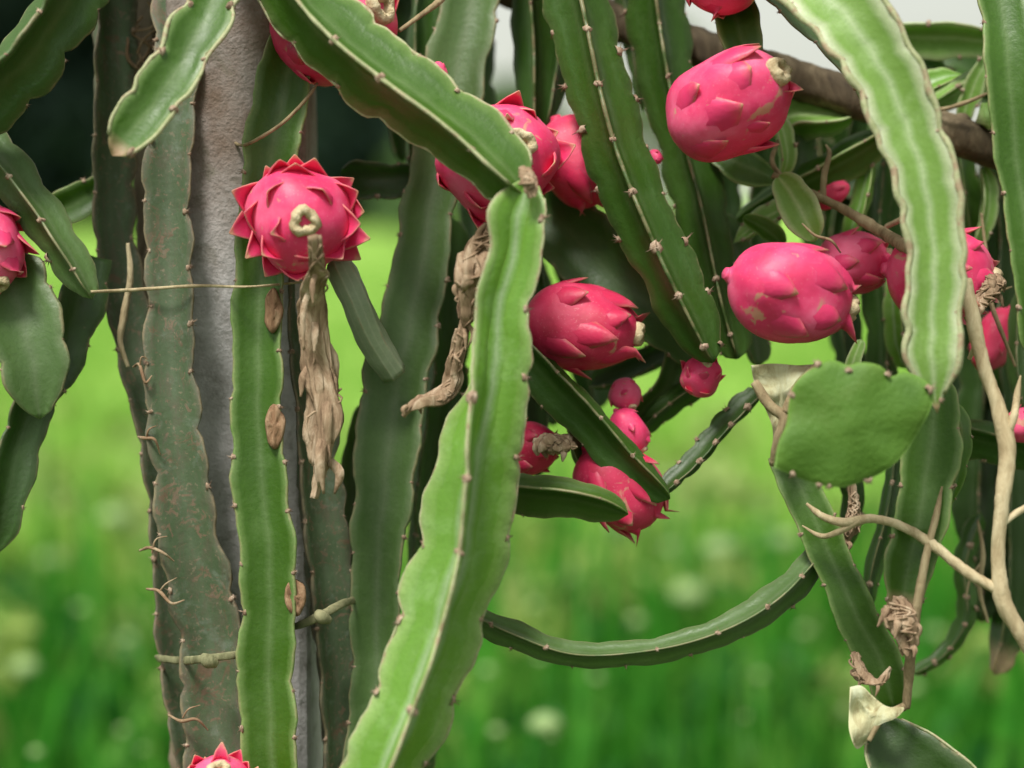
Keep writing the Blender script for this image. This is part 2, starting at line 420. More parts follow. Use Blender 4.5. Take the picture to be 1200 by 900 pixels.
def tube(name, pts, radii, mat, parent=None, sides=8, n=40, rough=0.0, seed=0, flat=None, cap=True, base=None, ridge=0.0):
    """tapered tube through points; radii is one number or one per point"""
    pts = [np.array(p, float) for p in pts]
    if not hasattr(radii, '__len__'): radii = [radii] * len(pts)
    c = catmull([np.r_[p, r] for p, r in zip(pts, radii)], n)
    cen, rad = c[:, :3], np.maximum(c[:, 3], 1e-4)
    if base is not None: cen = cen - np.array(base)
    tan = np.gradient(cen, axis=0); tan /= np.linalg.norm(tan, axis=1)[:, None]
    ref = np.array([0.13, -0.97, 0.19]); N = ref - (tan @ ref)[:, None] * tan
    N /= np.linalg.norm(N, axis=1)[:, None]; B = np.cross(tan, N)
    ang = np.linspace(0, 2 * np.pi, sides, endpoint=False)
    V = []
    for i in range(n):
        rr = np.full(sides, rad[i])
        if ridge: rr = rr * (1 + ridge * np.sin(ang * 5 + 0.5 * math.sin(i * 0.13) + seed))
        e = flat[0] if flat else 1.0
        V.append(cen[i] + rr[:, None] * (np.cos(ang)[:, None] * N[i] * e + np.sin(ang)[:, None] * B[i]))
    V = np.concatenate(V)
    if rough:
        nn = fbm(V, 60, seed) * 0.6 + fbm(V, 190, seed + 1) * 0.4
        cc = np.repeat(cen, sides, 0); rr = np.repeat(rad, sides)
        d = V - cc; V = cc + d * (1 + rough * nn)[:, None]
    F = []
    for i in range(n - 1):
        for j in range(sides):
            a = i * sides + j; b = i * sides + (j + 1) % sides
            F.append((a, b, b + sides, a + sides))
    if cap:
        F.append(tuple(range(sides))[::-1]); F.append(tuple((n - 1) * sides + k for k in range(sides)))
    return mesh_obj(name, V, F, mat, parent)

def build_weeds():
    r = random.Random(61)
    pale = mat_grass('highlight_leaf', [(0.26, 0.42, 0.07), (0.40, 0.55, 0.14), (0.55, 0.66, 0.28)], 0.4)
    deep = mat_grass('deep_weed_leaf', [(0.010, 0.10, 0.014), (0.022, 0.15, 0.022), (0.05, 0.22, 0.03)], 0.3)
    def patch(name, label, n, yr, hr, rr, leaves, size, mat, seed):
        cs, rs = [], []
        for _ in range(n):
            y = r.uniform(*yr); x = r.uniform(-1, 1) * (0.30 * y + 0.8)
            q = r.uniform(*rr); cs.append((x, y, r.uniform(*hr))); rs.append(q)
        o = leaf_cloud(name, cs, rs, leaves, size, mat, None, seed, 0.8)
        o['kind'] = 'stuff'; o['label'] = label; o['category'] = 'weeds'
    patch('highlight_leaves', 'pale yellow-green leaves added as bokeh highlights through the blurred meadow', 170, (3.2, 8.0), (0.14, 0.46), (0.04, 0.14), 3600, 0.046, pale, 71)  # leaf clumps put in to make the pale bokeh patches
    patch('dark_weeds', 'deep green leafy weeds growing low in the near grass', 110, (3.0, 5.2), (0.08, 0.34), (0.06, 0.2), 3000, 0.036, deep, 72)
build_weeds()

def build_far_trees():
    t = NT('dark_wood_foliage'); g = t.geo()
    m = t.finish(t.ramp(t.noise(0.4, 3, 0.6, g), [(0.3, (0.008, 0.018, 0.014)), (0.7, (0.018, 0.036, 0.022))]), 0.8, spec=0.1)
    r = random.Random(5); cs = []; rs = []
    for _ in range(260):
        cs.append((r.uniform(-40, -3.6), r.uniform(74, 90), r.uniform(0.8, 15))); rs.append(r.uniform(1.6, 3.2))
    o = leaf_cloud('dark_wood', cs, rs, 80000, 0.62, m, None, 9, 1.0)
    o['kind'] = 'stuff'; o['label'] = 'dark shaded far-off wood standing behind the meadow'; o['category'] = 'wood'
    def far_tree(label, x, y, h, w, col, seed):
        tt = NT('far_tree_foliage'); g2 = tt.geo()
        c = tt.ramp(tt.noise(1.1, 3, 0.6, g2), [(0.3, tuple(v * 0.75 for v in col)), (0.7, tuple(v * 1.2 for v in col))])
        fm = tt.finish(c, 0.6, None, 0.4, c)
        e = thing('far_tree', label, 'tree', (x, y, 0), None)
        rr = random.Random(seed)
        tr = tube('trunk', [(0, 0, -0.1), (0.1, 0, h * 0.4), (0.05, 0.1, h * 0.8)], [0.16, 0.11, 0.03], M['bark'], e, 8, 14, 0.1)
        for k in range(5):
            a = rr.uniform(0, 6.28); z = h * rr.uniform(0.3, 0.6)
            tube('limb', [(0.08, 0, z), (math.cos(a) * w * 0.4, math.sin(a) * w * 0.4, z + h * 0.15)], [0.06, 0.02], M['bark'], tr, 6, 6)
        cs = [(rr.uniform(-w, w) * 0.7, rr.uniform(-w, w) * 0.7, rr.uniform(h * 0.2, h * 0.95)) for _ in range(22)]
        leaf_cloud('crown', cs, [rr.uniform(0.2, 0.38) * w for _ in cs], 5200, 0.13, fm, e, seed)
    far_tree('pale green leafy tree at the far edge of the meadow', 2.2, 40, 4.6, 2.2, (0.20, 0.28, 0.12), 21)
    far_tree('greyish green loose bush in front of the dark wood edge', -1.2, 46, 4.0, 2.4, (0.13, 0.22, 0.08), 22)
    far_tree('low yellow-green bush under the dark wood', -9.5, 55, 2.0, 2.6, (0.10, 0.20, 0.03), 23)
build_far_trees()

def build_bokeh_heads():
    """stalked domes added to blur into pale bokeh highlights over the meadow"""
    tp = NT('bokeh_head_skin'); pm = tp.finish((0.38, 0.54, 0.22), 0.6, None, 0.3)  # pale green, so the added heads blur into light discs
    r = random.Random(31)
    V = [(0, 0, 0.012)]; F = []
    nn = 10
    for ring, (rad, z) in enumerate(((0.010, 0.011), (0.019, 0.004), (0.020, -0.006))):
        for k in range(nn):
            a = 6.283 * k / nn; w = 1 + 0.12 * math.sin(k * 2.4 + ring)
            V.append((rad * w * math.cos(a), rad * w * math.sin(a), z))
    for k in range(nn): F.append((0, 1 + k, 1 + (k + 1) % nn))
    for q in range(2):
        for k in range(nn):
            a = 1 + q * nn + k; b = 1 + q * nn + (k + 1) % nn
            F.append((a, a + nn, b + nn, b))
    F.append(tuple(1 + 2 * nn + k for k in range(nn))[::-1])
    first = None
    sj = random.Random(4)
    spots = [(955, 757, 5.0, 1.5), (650, 878, 4.2, 1.0), (590, 790, 4.6, 1.2), (490 + 130, 835, 4.5, 1.3), (980, 845, 4.6, 1.0), (1170, 890, 4.3, 1.1),
             (800, 580, 8.0, 1.4), (735, 600, 7.5, 1.5), (880, 585, 8.0, 1.3), (770, 655, 6.6, 1.5), (815, 690, 6.3, 1.7), (655, 660, 6.6, 1.4),
             (700, 650, 7.0, 1.2), (90, 705, 5.6, 1.1), (152, 762, 5.0, 1.3), (30, 800, 4.8, 1.2), (125, 840, 4.6, 1.3), (40, 890, 4.3, 1.0),
             (150, 875, 4.4, 0.9), (120, 590, 8.0, 1.6), (60, 660, 6.5, 1.1), (300, 700, 6, 1), (905, 800, 4.7, 0.8), (860, 860, 4.5, 0.8),
             (1090, 800, 5.0, 1.4), (1105, 740, 5.4, 1.3), (700, 800, 4.8, 1.0), (560, 870, 4.3, 0.9), (750, 740, 5.5, 1.1), (620, 720, 6.0, 1.3),
             (640, 760, 5.3, 0.9), (850, 640, 7.2, 1.3), (900, 650, 7, 1.1)]
    for px, py, d, s in spots:
        px += sj.uniform(-22, 22); py += sj.uniform(-22, 22)
        d = (CAM_H - (0.40 + 0.16 * r.random())) / (math.sin(PITCH) + (py - CY) / F_PX * math.cos(PITCH))
        s = (s - 0.4) * r.choice((0.6, 0.8, 1.0, 1.3, 1.7)) * d / 3.6
        p = P(px, py, d)
        z0 = float(hillh(np.array([p.x]), np.array([p.y]))[0]) - 0.01
        if p.z < z0 + 0.08: p.z = z0 + 0.12
        e = thing('bokeh_head', 'small pale green head added as a bokeh highlight in the blurred grass', 'bokeh highlight', (p.x, p.y, z0), 'added bokeh highlights in the blurred grass')
        if first is None:
            hd = mesh_obj('bokeh_dome', V, F, pm, e)
            hd.location = (0, 0, p.z - z0); hd.scale = (s, s, s)
            st = tube('stalk', [(0.02, 0.01, 0), (0.0, 0.0, 0.55), (0, 0, 1.0)], [0.003, 0.002, 0.002], M['grass_near'], e, 5, 8)
            st.scale = (1, 1, p.z - z0)
            first = (hd, st)
        else:
            hd = first[0].copy(); st = first[1].copy()
            for q in (hd, st): COL.objects.link(q); q.parent = e
            hd.location = (0, 0, p.z - z0); hd.scale = (s, s, s); st.scale = (1, 1, p.z - z0)
build_bokeh_heads()

# ------------------------------------------------------------------ posts, pole, beam
def post(label, x, y, h, half):
    r = random.Random(int(x * 1000)); n = 60
    prof = []
    b = half * 0.16
    for sx, sy in ((1, 1), (-1, 1), (-1, -1), (1, -1)):
        c = [(half, half - b), (half - b * 0.3, half - b * 0.3), (half - b, half)]
        if sx * sy < 0: c = c[::-1]
        prof += [(sx * a, sy * q) for a, q in c]
    prof = np.array(prof); m = len(prof)
    V = []
    for z in np.linspace(-0.05, h, n):
        V.append(np.c_[prof, np.full(m, z)])
    V = np.concatenate(V)
    V[:, :2] *= (1 + 0.035 * fbm(V, 14, 3) + 0.012 * fbm(V, 60, 4))[:, None]
    F = [(i * m + j, i * m + (j + 1) % m, (i + 1) * m + (j + 1) % m, (i + 1) * m + j) for i in range(n - 1) for j in range(m)]
    F.append(tuple(range(m))[::-1]); F.append(tuple((n - 1) * m + k for k in range(m)))
    o = mesh_obj('concrete_post', V, F, M['concrete'], smooth=False)
    o.location = (x, y, 0)
    return tag(o, label, 'post')
PL = P(290, 400, 1.548); PR = P(1600, 400, 1.60)
post('weathered grey concrete post behind the climbing stems, stained brown at the top', PL.x, PL.y, 1.72, 0.053)
post('plain grey concrete post carrying the far end of the wooden brace', PR.x, PR.y, 1.72, 0.066)

def pole(label, pts, radii, name='wooden_pole', seed=0):
    base = pts[0]
    e = thing(name, label, 'pole', base)
    tube('bark', pts, radii, M['bark'], e, 28, 220, 0.15, seed, base=base, ridge=0.03)
    r = random.Random(seed)
    c = catmull([np.r_[np.array(p), q] for p, q in zip(pts, radii)], 60)
    for k in range(7):
        i = r.randrange(8, 52); p = c[i, :3] - np.array(base); a = r.uniform(0, 6.28); rad = c[i, 3]
        dv = np.array([0.1, -math.cos(a) * 0.9, math.sin(a)])
        tube('knot', [p + dv * rad * 0.7, p + dv * rad * 1.12, p + dv * rad * 1.25], [rad * 0.5, rad * 0.4, rad * 0.22], M['bark'], e, 8, 6, 0.2, k)
    return e
pole('weathered brown wooden brace slanting down behind the upright pale stem', [P(264, -120, 1.66), P(700, 18, 1.62), P(830, 60, 1.57), P(950, 98, 1.55), P(1100, 152, 1.54), P(1200, 186, 1.55), P(1610, 320, 1.58)],
     [0.017, 0.017, 0.016, 0.0155, 0.015, 0.016, 0.017], seed=3)
pole('round wooden top beam resting on both concrete posts', [P(140, -270, 1.60), P(600, -275, 1.57), P(1000, -270, 1.57), P(1720, -265, 1.60)], [0.032, 0.03, 0.03, 0.028], 'wooden_beam', 5)

# ------------------------------------------------------------------ cactus stems
def areole_mesh(seed):
    r = random.Random(seed)
    V = []; F = []
    nn = 7
    V.append((0, 0, 0.0012))
    for rad, z in ((0.0015, 0.0009), (0.0024, -0.0002), (0.0020, -0.0020)):
        for k in range(nn):
            a = 6.283 * k / nn; w = r.uniform(0.75, 1.25)
            V.append((rad * w * math.cos(a), rad * w * math.sin(a) * 1.25, z * r.uniform(0.7, 1.3)))
    for k in range(nn): F.append((0, 1 + k, 1 + (k + 1) % nn))
    for q in range(2):
        for k in range(nn):
            a = 1 + q * nn + k; b = 1 + q * nn + (k + 1) % nn
            F.append((a, a + nn, b + nn, b))
    for k in range(6):                                  # short spines
        a = r.uniform(0, 6.28); el = r.uniform(0.25, 1.2); L = r.uniform(0.0035, 0.0065)
        d = Vector((math.cos(a) * math.cos(el), math.sin(a) * math.cos(el), math.sin(el)))
        u = d.orthogonal().normalized() * 0.0006; w = d.cross(u)
        i = len(V); V += [tuple(u), tuple(-0.5 * u + 0.87 * w), tuple(-0.5 * u - 0.87 * w), tuple(d * L)]
        F += [(i, i + 1, i + 3), (i + 1, i + 2, i + 3), (i + 2, i, i + 3)]
    me = bpy.data.meshes.new('areole')
    me.from_pydata(V, [], F); me.materials.append(M['areole'])
    me.polygons.foreach_set('use_smooth', [True] * len(me.polygons))
    return me
AREOLES = [areole_mesh(k) for k in range(6)]

def stem(label, pts, mat='fresh', n=3, roll=0, roll2=None, pitch=0.042, cren=0.16, core=-0.16, wd=None, start='cut', end='round',
         margin=0.0, areole=1.0, wear=0.0, seed=None, group=None, lump=0.03, name='cactus_stem', thin=0.055):
    """pts: (px, py, depth, width in px at that depth) or (Vector, width in m)"""
    seed = seed if seed is not None else sum(ord(c) * (i + 1) for i, c in enumerate(label)) % 9973
    r = random.Random(seed)
    ctrl = []
    for p in pts:
        if isinstance(p[0], Vector): ctrl.append((*p[0], p[1]))
        else: ctrl.append((*P(p[0], p[1], p[2]), p[3] * p[2] / F_PX))
    ctrl = np.array(ctrl, float)
    length = np.linalg.norm(np.diff(ctrl[:, :3], axis=0), axis=1).sum()
    m = int(min(230, max(24, length / 0.0045)))
    c = catmull(ctrl, m)
    base = ctrl[0, :3]
    cen = c[:, :3] - base; W = c[:, 3]
    s = np.concatenate([[0], np.cumsum(np.linalg.norm(np.diff(cen, axis=0), axis=1))]); S = s[-1]
    cen = cen + np.c_[np.sin(s * 31 + r.random() * 6), np.sin(s * 23 + r.random() * 6), np.sin(s * 27 + r.random() * 6)] * 0.0012
    tan = np.gradient(cen, axis=0); tan /= np.linalg.norm(tan, axis=1)[:, None]
    view = np.array([0, -1.0, 0.0])
    N = view - (tan @ view)[:, None] * tan; N /= np.linalg.norm(N, axis=1)[:, None]
    B = np.cross(tan, N)
    span = 1.73 if n == 3 else (2.0 if n == 2 else 1.95)
    L = W / span
    # rounded / pointed / cut ends
    prof = np.ones(m)
    re = 0.9 * L[-1] * 1.6; rs = 0.9 * L[0] * 1.6
    if end == 'round': q = np.clip((s - (S - re)) / re, 0, 1); prof *= np.sqrt(np.clip(1 - q ** 2.4, 0.006, 1))
    elif end == 'point': q = np.clip((s - (S - 2.2 * re)) / (2.2 * re), 0, 1); prof *= np.clip(1 - q ** 1.6, 0.03, 1)
    if start == 'round': q = np.clip((rs - s) / rs, 0, 1); prof *= np.sqrt(np.clip(1 - q ** 2.4, 0.006, 1))
    elif start == 'point': q = np.clip((2.2 * rs - s) / (2.2 * rs), 0, 1); prof *= np.clip(1 - q ** 1.6, 0.03, 1)
    tw = np.zeros(m)
    if wear: tw = np.clip((s - (S - wear)) / (wear * 0.5), 0, 1)
    if hasattr(roll, '__len__'): ro = np.radians(np.interp(s / S, np.linspace(0, 1, len(roll)), roll))
    else: ro = np.radians(roll + ((roll2 if roll2 is not None else roll) - roll) * s / S)
    K = 7
    ph = [r.uniform(0, 1) for _ in range(n)]
    amp = [cren * 1.35 * r.uniform(0.75, 1.25) for _ in range(n)]
    V = np.zeros((m, n * (K + 1), 3)); RIB = np.zeros((m, n * (K + 1)))
    tips = np.zeros((m, n, 3)); outs = np.zeros((m, n, 3))
    Lr = []
    for k in range(n):
        u = s / pitch + ph[k]
        sc = np.abs(np.sin(np.pi * u)) ** 0.55                    # notch where the areole sits
        wob = 1 + 0.06 * np.sin(s * 43 + k * 2 + seed) + 0.05 * np.sin(s * 97 + k * 4.1 + seed) + 0.02 * np.sin(s * 330 + k * 1.7 + seed)
        Lr.append(L * prof * (1 - amp[k] * (1 - sc)) * wob)
    for k in range(n):
        k2 = (k + 1) % n
        a0 = ro + 2 * np.pi * k / n; a1 = ro + 2 * np.pi * (k + 1) / n
        d0 = np.cos(a0)[:, None] * N + np.sin(a0)[:, None] * B
        t0 = -np.sin(a0)[:, None] * N + np.cos(a0)[:, None] * B
        d1 = np.cos(a1)[:, None] * N + np.sin(a1)[:, None] * B
        t1 = -np.sin(a1)[:, None] * N + np.cos(a1)[:, None] * B
        am = (a0 + a1) / 2
        dm = np.cos(am)[:, None] * N + np.sin(am)[:, None] * B
        e = (L * thin * np.sqrt(prof))[:, None]
        tip = d0 * Lr[k][:, None]
        V[:, k * (K + 1)] = tip; RIB[:, k * (K + 1)] = 1
        A = d0 * (Lr[k][:, None] - e * 0.6) + t0 * e
        Bq = d1 * (Lr[k2][:, None] - e * 0.6) - t1 * e
        cc = core * (2.6 if n == 2 else 1.0)
        Cq = dm * (L * prof * cc)[:, None]
        for j in range(K):
            t = j / (K - 1); tt = t
            V[:, k * (K + 1) + 1 + j] = (1 - tt) ** 2 * A + 2 * tt * (1 - tt) * Cq + tt * tt * Bq
            RIB[:, k * (K + 1) + 1 + j] = abs(2 * t - 1) * 0.97
        tips[:, k] = tip + cen; outs[:, k] = d0
    V = V + cen[:, None, :]
    V = V.reshape(-1, 3)
    if lump:
        nn = fbm(V + base, 28, seed % 50)
        cr = np.repeat(cen, n * (K + 1), 0)
        V = cr + (V - cr) * (1 + lump * nn)[:, None]
    q = n * (K + 1)
    F = [(i * q + j, i * q + (j + 1) % q, (i + 1) * q + (j + 1) % q, (i + 1) * q + j) for i in range(m - 1) for j in range(q)]
    F.append(tuple(range(q))[::-1]); F.append(tuple((m - 1) * q + k for k in range(q)))
    F = [f[::-1] for f in F]
    e = thing(name, label, 'cactus', base, group)  # a single stem of the plant, kept as its own object
    body = mesh_obj('flesh', V, F, M[mat], e, {'rib': RIB.reshape(-1), 'tipwear': np.repeat(tw, q)})
    # corky margins and areoles along every rib
    cosv = outs @ view
    for k in range(n):
        if margin:
            g = np.repeat(cen, 1, 0)
            tube('rib_margin', tips[2:-2:2, k], [margin * (0.75 + 0.5 * r.random()) * float(max(0.25, prof[i])) for i in range(2, m - 2, 2)], M['margin'], e, 5, (m - 4), 0.0, 0)
        j = 0
        while True:
            ss = (j - ph[k]) * pitch + r.uniform(-0.003, 0.003)
            j += 1
            if ss > S - 0.008: break
            if ss < 0.006: continue
            i = int(np.searchsorted(s, ss)); i = min(max(i, 1), m - 2)
            pt = cen[i] + (tips[i, k] - cen[i]) * 0.985
            w = P(0, 0, 1)  # keep only the areoles within or near the picture
            wp = CAMM.inverted() @ Vector(pt + base)
            py = CY - wp.y / -wp.z * F_PX; px = CX + wp.x / -wp.z * F_PX
            if not (-90 < px < 1290 and -90 < py < 990): continue
            if areole <= 0 or (cosv[i, k] < -0.55) or r.random() < 0.12: continue
            o = bpy.data.objects.new('areole', r.choice(AREOLES)); COL.objects.link(o); o.parent = e
            z = Vector(outs[i, k]); o.location = pt
            o.rotation_mode = 'QUATERNION'; o.rotation_quaternion = z.to_track_quat('Z', 'Y') @ Quaternion((0, 0, 1), r.uniform(0, 6.28))
            sc = areole * r.uniform(0.5, 1.1); o.scale = (sc * r.uniform(0.7, 1.2), sc, sc * r.uniform(0.6, 1.1))
    return e

def ground(px, py, d, w):
    """point on the ground straight below a picture point"""
    p = P(px, py, d)
    return (Vector((p.x, p.y, -0.01)), w * d / F_PX)
BEAM = -262

# --- left edge
stem('broad dark green stem crossing the black gap beside the old climbing stems', [(160, BEAM, 1.57, 60), (110, -60, 1.46, 78), (28, 62, 1.42, 84), (-60, 150, 1.40, 80), (-150, 260, 1.38, 70)], 'dark', roll=8, areole=0.9)
stem('bright green stem with a brown dry tip hanging over the concrete post', [(330, BEAM, 1.53, 60), (285, -90, 1.44, 66), (247, 8, 1.40, 66), (205, 85, 1.38, 62), (160, 150, 1.37, 55), (132, 184, 1.365, 42)], 'fresh', roll=62, margin=0.0016, areole=1.9, wear=0.013, cren=0.2)
stem('thin stem with a pale upper edge slanting down to the dry thread', [(-150, 40, 1.50, 46), (-20, 165, 1.46, 54), (50, 258, 1.44, 52), (92, 322, 1.43, 44), (108, 348, 1.43, 26)], 'grey', roll=-6, areole=1.6)
stem('broad grey-green pad-like stem hanging below the cut-off fruit', [(0, 300, 1.46, 60), (20, 350, 1.45, 92), (38, 420, 1.44, 88), (46, 490, 1.44, 40)], 'grey', n=3, roll=40, start='round', end='round', areole=0.8)
stem('dark stem hidden behind the grey-green pad', [(100, 300, 1.50, 54), (88, 360, 1.49, 62), (62, 430, 1.48, 56), (40, 470, 1.47, 40)], 'deep', roll=20, areole=0.7)
stem('dark hanging stem tapering to a point below the grey-green pad', [(60, 420, 1.49, 48), (22, 510, 1.48, 54), (5, 600, 1.47, 42), (-10, 660, 1.47, 24)], 'deep', roll=30, end='point', areole=0.8)
stem('short light green stem lying behind the thin slanting stem', [(130, 215, 1.54, 34), (85, 240, 1.53, 44), (40, 255, 1.53, 36)], 'fresh', roll=60, start='round')

# --- climbing column on the post
stem('old dark climbing stem along the left side of the post', [(140, BEAM, 1.57, 52), (128, -40, 1.53, 58), (128, 120, 1.53, 60), (130, 280, 1.53, 56), (150, 400, 1.53, 54), (188, 520, 1.52, 62), (196, 640, 1.52, 60), (212, 780, 1.52, 62), (232, 920, 1.52, 60), ground(240, 900, 1.52, 60)], 'old', roll=10, roll2=60, areole=1.0, end='cut', wear=0)
stem('thick scarred grey-green climbing stem covering the left half of the concrete post', [(235, BEAM, 1.56, 50), (215, -40, 1.51, 56), (206, 120, 1.48, 58), (200, 300, 1.472, 58), (203, 440, 1.468, 62), (222, 600, 1.47, 74), (248, 760, 1.48, 78), (262, 920, 1.48, 76), ground(270, 900, 1.48, 70)], 'old', roll=65, roll2=50, areole=1.1, end='cut')
stem('thin dark climbing stem beside the bright green upright stem', [(300, BEAM, 1.56, 30), (290, -20, 1.53, 36), (284, 120, 1.53, 36), (282, 260, 1.53, 32), (288, 420, 1.54, 34), (300, 560, 1.55, 30), ground(300, 800, 1.55, 30)], 'grey', roll=20, end='cut')
stem('bright green upright stem with a light centre line right of the concrete', [(380, BEAM, 1.54, 55), (362, -30, 1.49, 60), (336, 100, 1.47, 66), (312, 250, 1.46, 62), (303, 400, 1.45, 60), (310, 560, 1.45, 66), (318, 720, 1.45, 70), (320, 920, 1.45, 66), ground(322, 900, 1.45, 64)], 'fresh', roll=60, roll2=75, areole=1.0, end='cut', cren=0.1)
stem('old dark stem with brown scabs under the hanging dried flower', [(352, 300, 1.50, 46), (352, 380, 1.50, 54), (362, 520, 1.49, 62), (378, 650, 1.49, 66), (390, 780, 1.50, 64), (398, 920, 1.50, 62), ground(400, 900, 1.50, 60)], 'old', roll=15, roll2=40, areole=1.0, start='round', end='cut')
stem('slender grey climbing stem just right of the old scabbed stem', [(428, 470, 1.57, 26), (412, 560, 1.56, 34), (415, 680, 1.55, 38), (420, 800, 1.55, 40), (425, 920, 1.55, 40), ground(428, 900, 1.55, 40)], 'grey', roll=40, start='round', end='cut')
stem('smooth pale grey cut stem stub leaning right below the spiky fruit', [(392, 300, 1.46, 36), (415, 345, 1.45, 36), (440, 400, 1.46, 34), (462, 438, 1.475, 32)], 'stub', n=6, roll=10, core=0.95, cren=0.02, areole=0, start='round', end='cut')
stem('broad flat grey-green stem rising behind the two-faced pale stem', [(560, BEAM, 1.58, 66), (556, -20, 1.55, 72), (538, 90, 1.54, 74), (508, 210, 1.53, 66), (497, 310, 1.52, 66), (470, 430, 1.51, 80), (450, 580, 1.50, 72), (444, 720, 1.50, 58), (430, 920, 1.50, 60), ground(428, 900, 1.5, 60)], 'grey', roll=62, roll2=75, areole=0.9, cren=0.08, end='cut')
stem('dark narrow stem in the shade between the flat grey stem and the two-faced pale stem', [(525, 250, 1.60, 44), (520, 400, 1.59, 52), (505, 540, 1.58, 56), (492, 700, 1.57, 54), (480, 920, 1.57, 54), ground(480, 900, 1.57, 50)], 'dark', roll=20, areole=1.0, start='round', end='cut')
stem('dark horizontal stem stub behind the spiky fruit', [(400, 205, 1.56, 40), (440, 210, 1.55, 48), (490, 208, 1.55, 44)], 'deep', roll=60, start='round')

stem('brown woody dead trunk standing left of the concrete post', [(190, BEAM, 1.60, 70), (186, -20, 1.585, 74), (184, 120, 1.58, 72), (190, 260, 1.58, 64), (200, 420, 1.58, 60), (215, 640, 1.58, 56), ground(225, 900, 1.58, 56)], 'woody', n=5, core=0.6, cren=0.05, areole=0, end='cut', lump=0.12)
# --- shaded back layer of the tangle
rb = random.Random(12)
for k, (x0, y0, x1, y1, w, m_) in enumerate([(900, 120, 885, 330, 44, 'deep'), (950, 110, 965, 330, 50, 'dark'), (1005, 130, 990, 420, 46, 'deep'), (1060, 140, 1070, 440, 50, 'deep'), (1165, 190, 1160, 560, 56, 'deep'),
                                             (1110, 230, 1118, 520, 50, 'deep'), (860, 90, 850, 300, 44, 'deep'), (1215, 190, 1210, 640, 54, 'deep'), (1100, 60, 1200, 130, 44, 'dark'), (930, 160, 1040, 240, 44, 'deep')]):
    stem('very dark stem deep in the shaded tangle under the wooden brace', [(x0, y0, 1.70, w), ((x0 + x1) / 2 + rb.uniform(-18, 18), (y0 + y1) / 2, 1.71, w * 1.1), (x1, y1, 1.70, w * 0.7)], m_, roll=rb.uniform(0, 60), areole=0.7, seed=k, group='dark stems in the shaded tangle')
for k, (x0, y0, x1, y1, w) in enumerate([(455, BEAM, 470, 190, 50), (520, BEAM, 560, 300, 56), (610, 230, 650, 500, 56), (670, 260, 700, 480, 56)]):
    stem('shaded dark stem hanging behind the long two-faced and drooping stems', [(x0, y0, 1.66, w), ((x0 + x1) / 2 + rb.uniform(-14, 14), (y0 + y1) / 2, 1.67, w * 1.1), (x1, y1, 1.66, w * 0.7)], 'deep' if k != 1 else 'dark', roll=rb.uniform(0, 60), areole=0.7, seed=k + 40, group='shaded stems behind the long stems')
# --- centre
stem('long two-faced stem slanting from the top to the cream joint', [(240, BEAM, 1.50, 84), (290, -95, 1.42, 88), (372, 22, 1.39, 92), (440, 84, 1.38, 94), (530, 152, 1.375, 88), (596, 208, 1.37, 66), (618, 228, 1.37, 34)], 'fresh', roll=-8, roll2=8, areole=1.3, margin=0.0015, cren=0.12)
stem('pale two-faced hanging stem with wavy edges below the cream joint', [(620, 218, 1.365, 26), (612, 250, 1.36, 68), (602, 300, 1.36, 62), (582, 365, 1.36, 66), (574, 450, 1.36, 84), (556, 540, 1.355, 108), (542, 640, 1.35, 108), (508, 750, 1.345, 108), (474, 850, 1.34, 98), (438, 950, 1.34, 96), (400, 1060, 1.34, 80)], 'bright', roll=[62, 45, 4, 0, -2, -4], areole=1.6, margin=0.0010, cren=0.16, pitch=0.056, start='cut', core=-0.32)
stem('dark narrow stem hanging between two wide stems at the top', [(615, BEAM, 1.59, 50), (622, -30, 1.57, 58), (626, 60, 1.565, 56), (628, 160, 1.56, 40)], 'dark', roll=5, areole=0.8)
stem('grey-green stem at the top beside the long dark drooping stem', [(680, BEAM, 1.60, 50), (665, -30, 1.58, 60), (650, 70, 1.58, 44), (640, 150, 1.57, 30)], 'grey', roll=-8, areole=0.8)
stem('thin dark stem hanging close to the top dried-flower fruit', [(520, BEAM, 1.6, 40), (500, -20, 1.58, 44), (492, 90, 1.57, 50), (487, 200, 1.57, 40), (483, 260, 1.57, 36)], 'dark', roll=20, areole=0.8)
stem('long dark drooping stem with pale left face ending above the small twin-tipped fruit', [(640, BEAM, 1.54, 70), (668, -40, 1.49, 78), (694, 70, 1.47, 80), (728, 190, 1.455, 76), (772, 300, 1.445, 74), (812, 378, 1.44, 62), (838, 426, 1.44, 34)], 'dark', roll=-4, roll2=6, areole=1.7, cren=0.1)
stem('dark green stem behind the long drooping stem, ending by the largest fruit', [(735, BEAM, 1.58, 64), (762, -30, 1.54, 74), (786, 100, 1.53, 70), (816, 230, 1.52, 64), (842, 340, 1.51, 56), (866, 420, 1.50, 44)], 'dark', roll=4, areole=1.0, cren=0.1)
stem('narrow grey stem behind the two long drooping stems at the top', [(720, BEAM, 1.60, 40), (735, -20, 1.59, 44), (748, 60, 1.59, 34), (752, 130, 1.59, 20)], 'grey', roll=20, end='point', areole=0.6)
stem('broad very dark stem arching over the torn-tipped fruit', [(600, 225, 1.58, 50), (655, 262, 1.55, 86), (710, 315, 1.53, 92), (760, 358, 1.52, 78), (800, 405, 1.52, 46), (815, 430, 1.52, 30)], 'dark', roll=60, areole=0.7, cren=0.06)
stem('short pale green stem glimpsed behind the long drooping stem', [(700, 220, 1.60, 18), (730, 262, 1.60, 22), (750, 300, 1.60, 16)], 'pale', roll=60, areole=0, start='round')
stem('dark diagonal stem with light grey top face, pointing at the lowest fruit', [(590, 385, 1.47, 36), (640, 440, 1.455, 52), (700, 500, 1.45, 52), (752, 552, 1.445, 44), (786, 584, 1.445, 22)], 'dark', roll=-24, areole=0.8, start='round', end='round', cren=0.08)
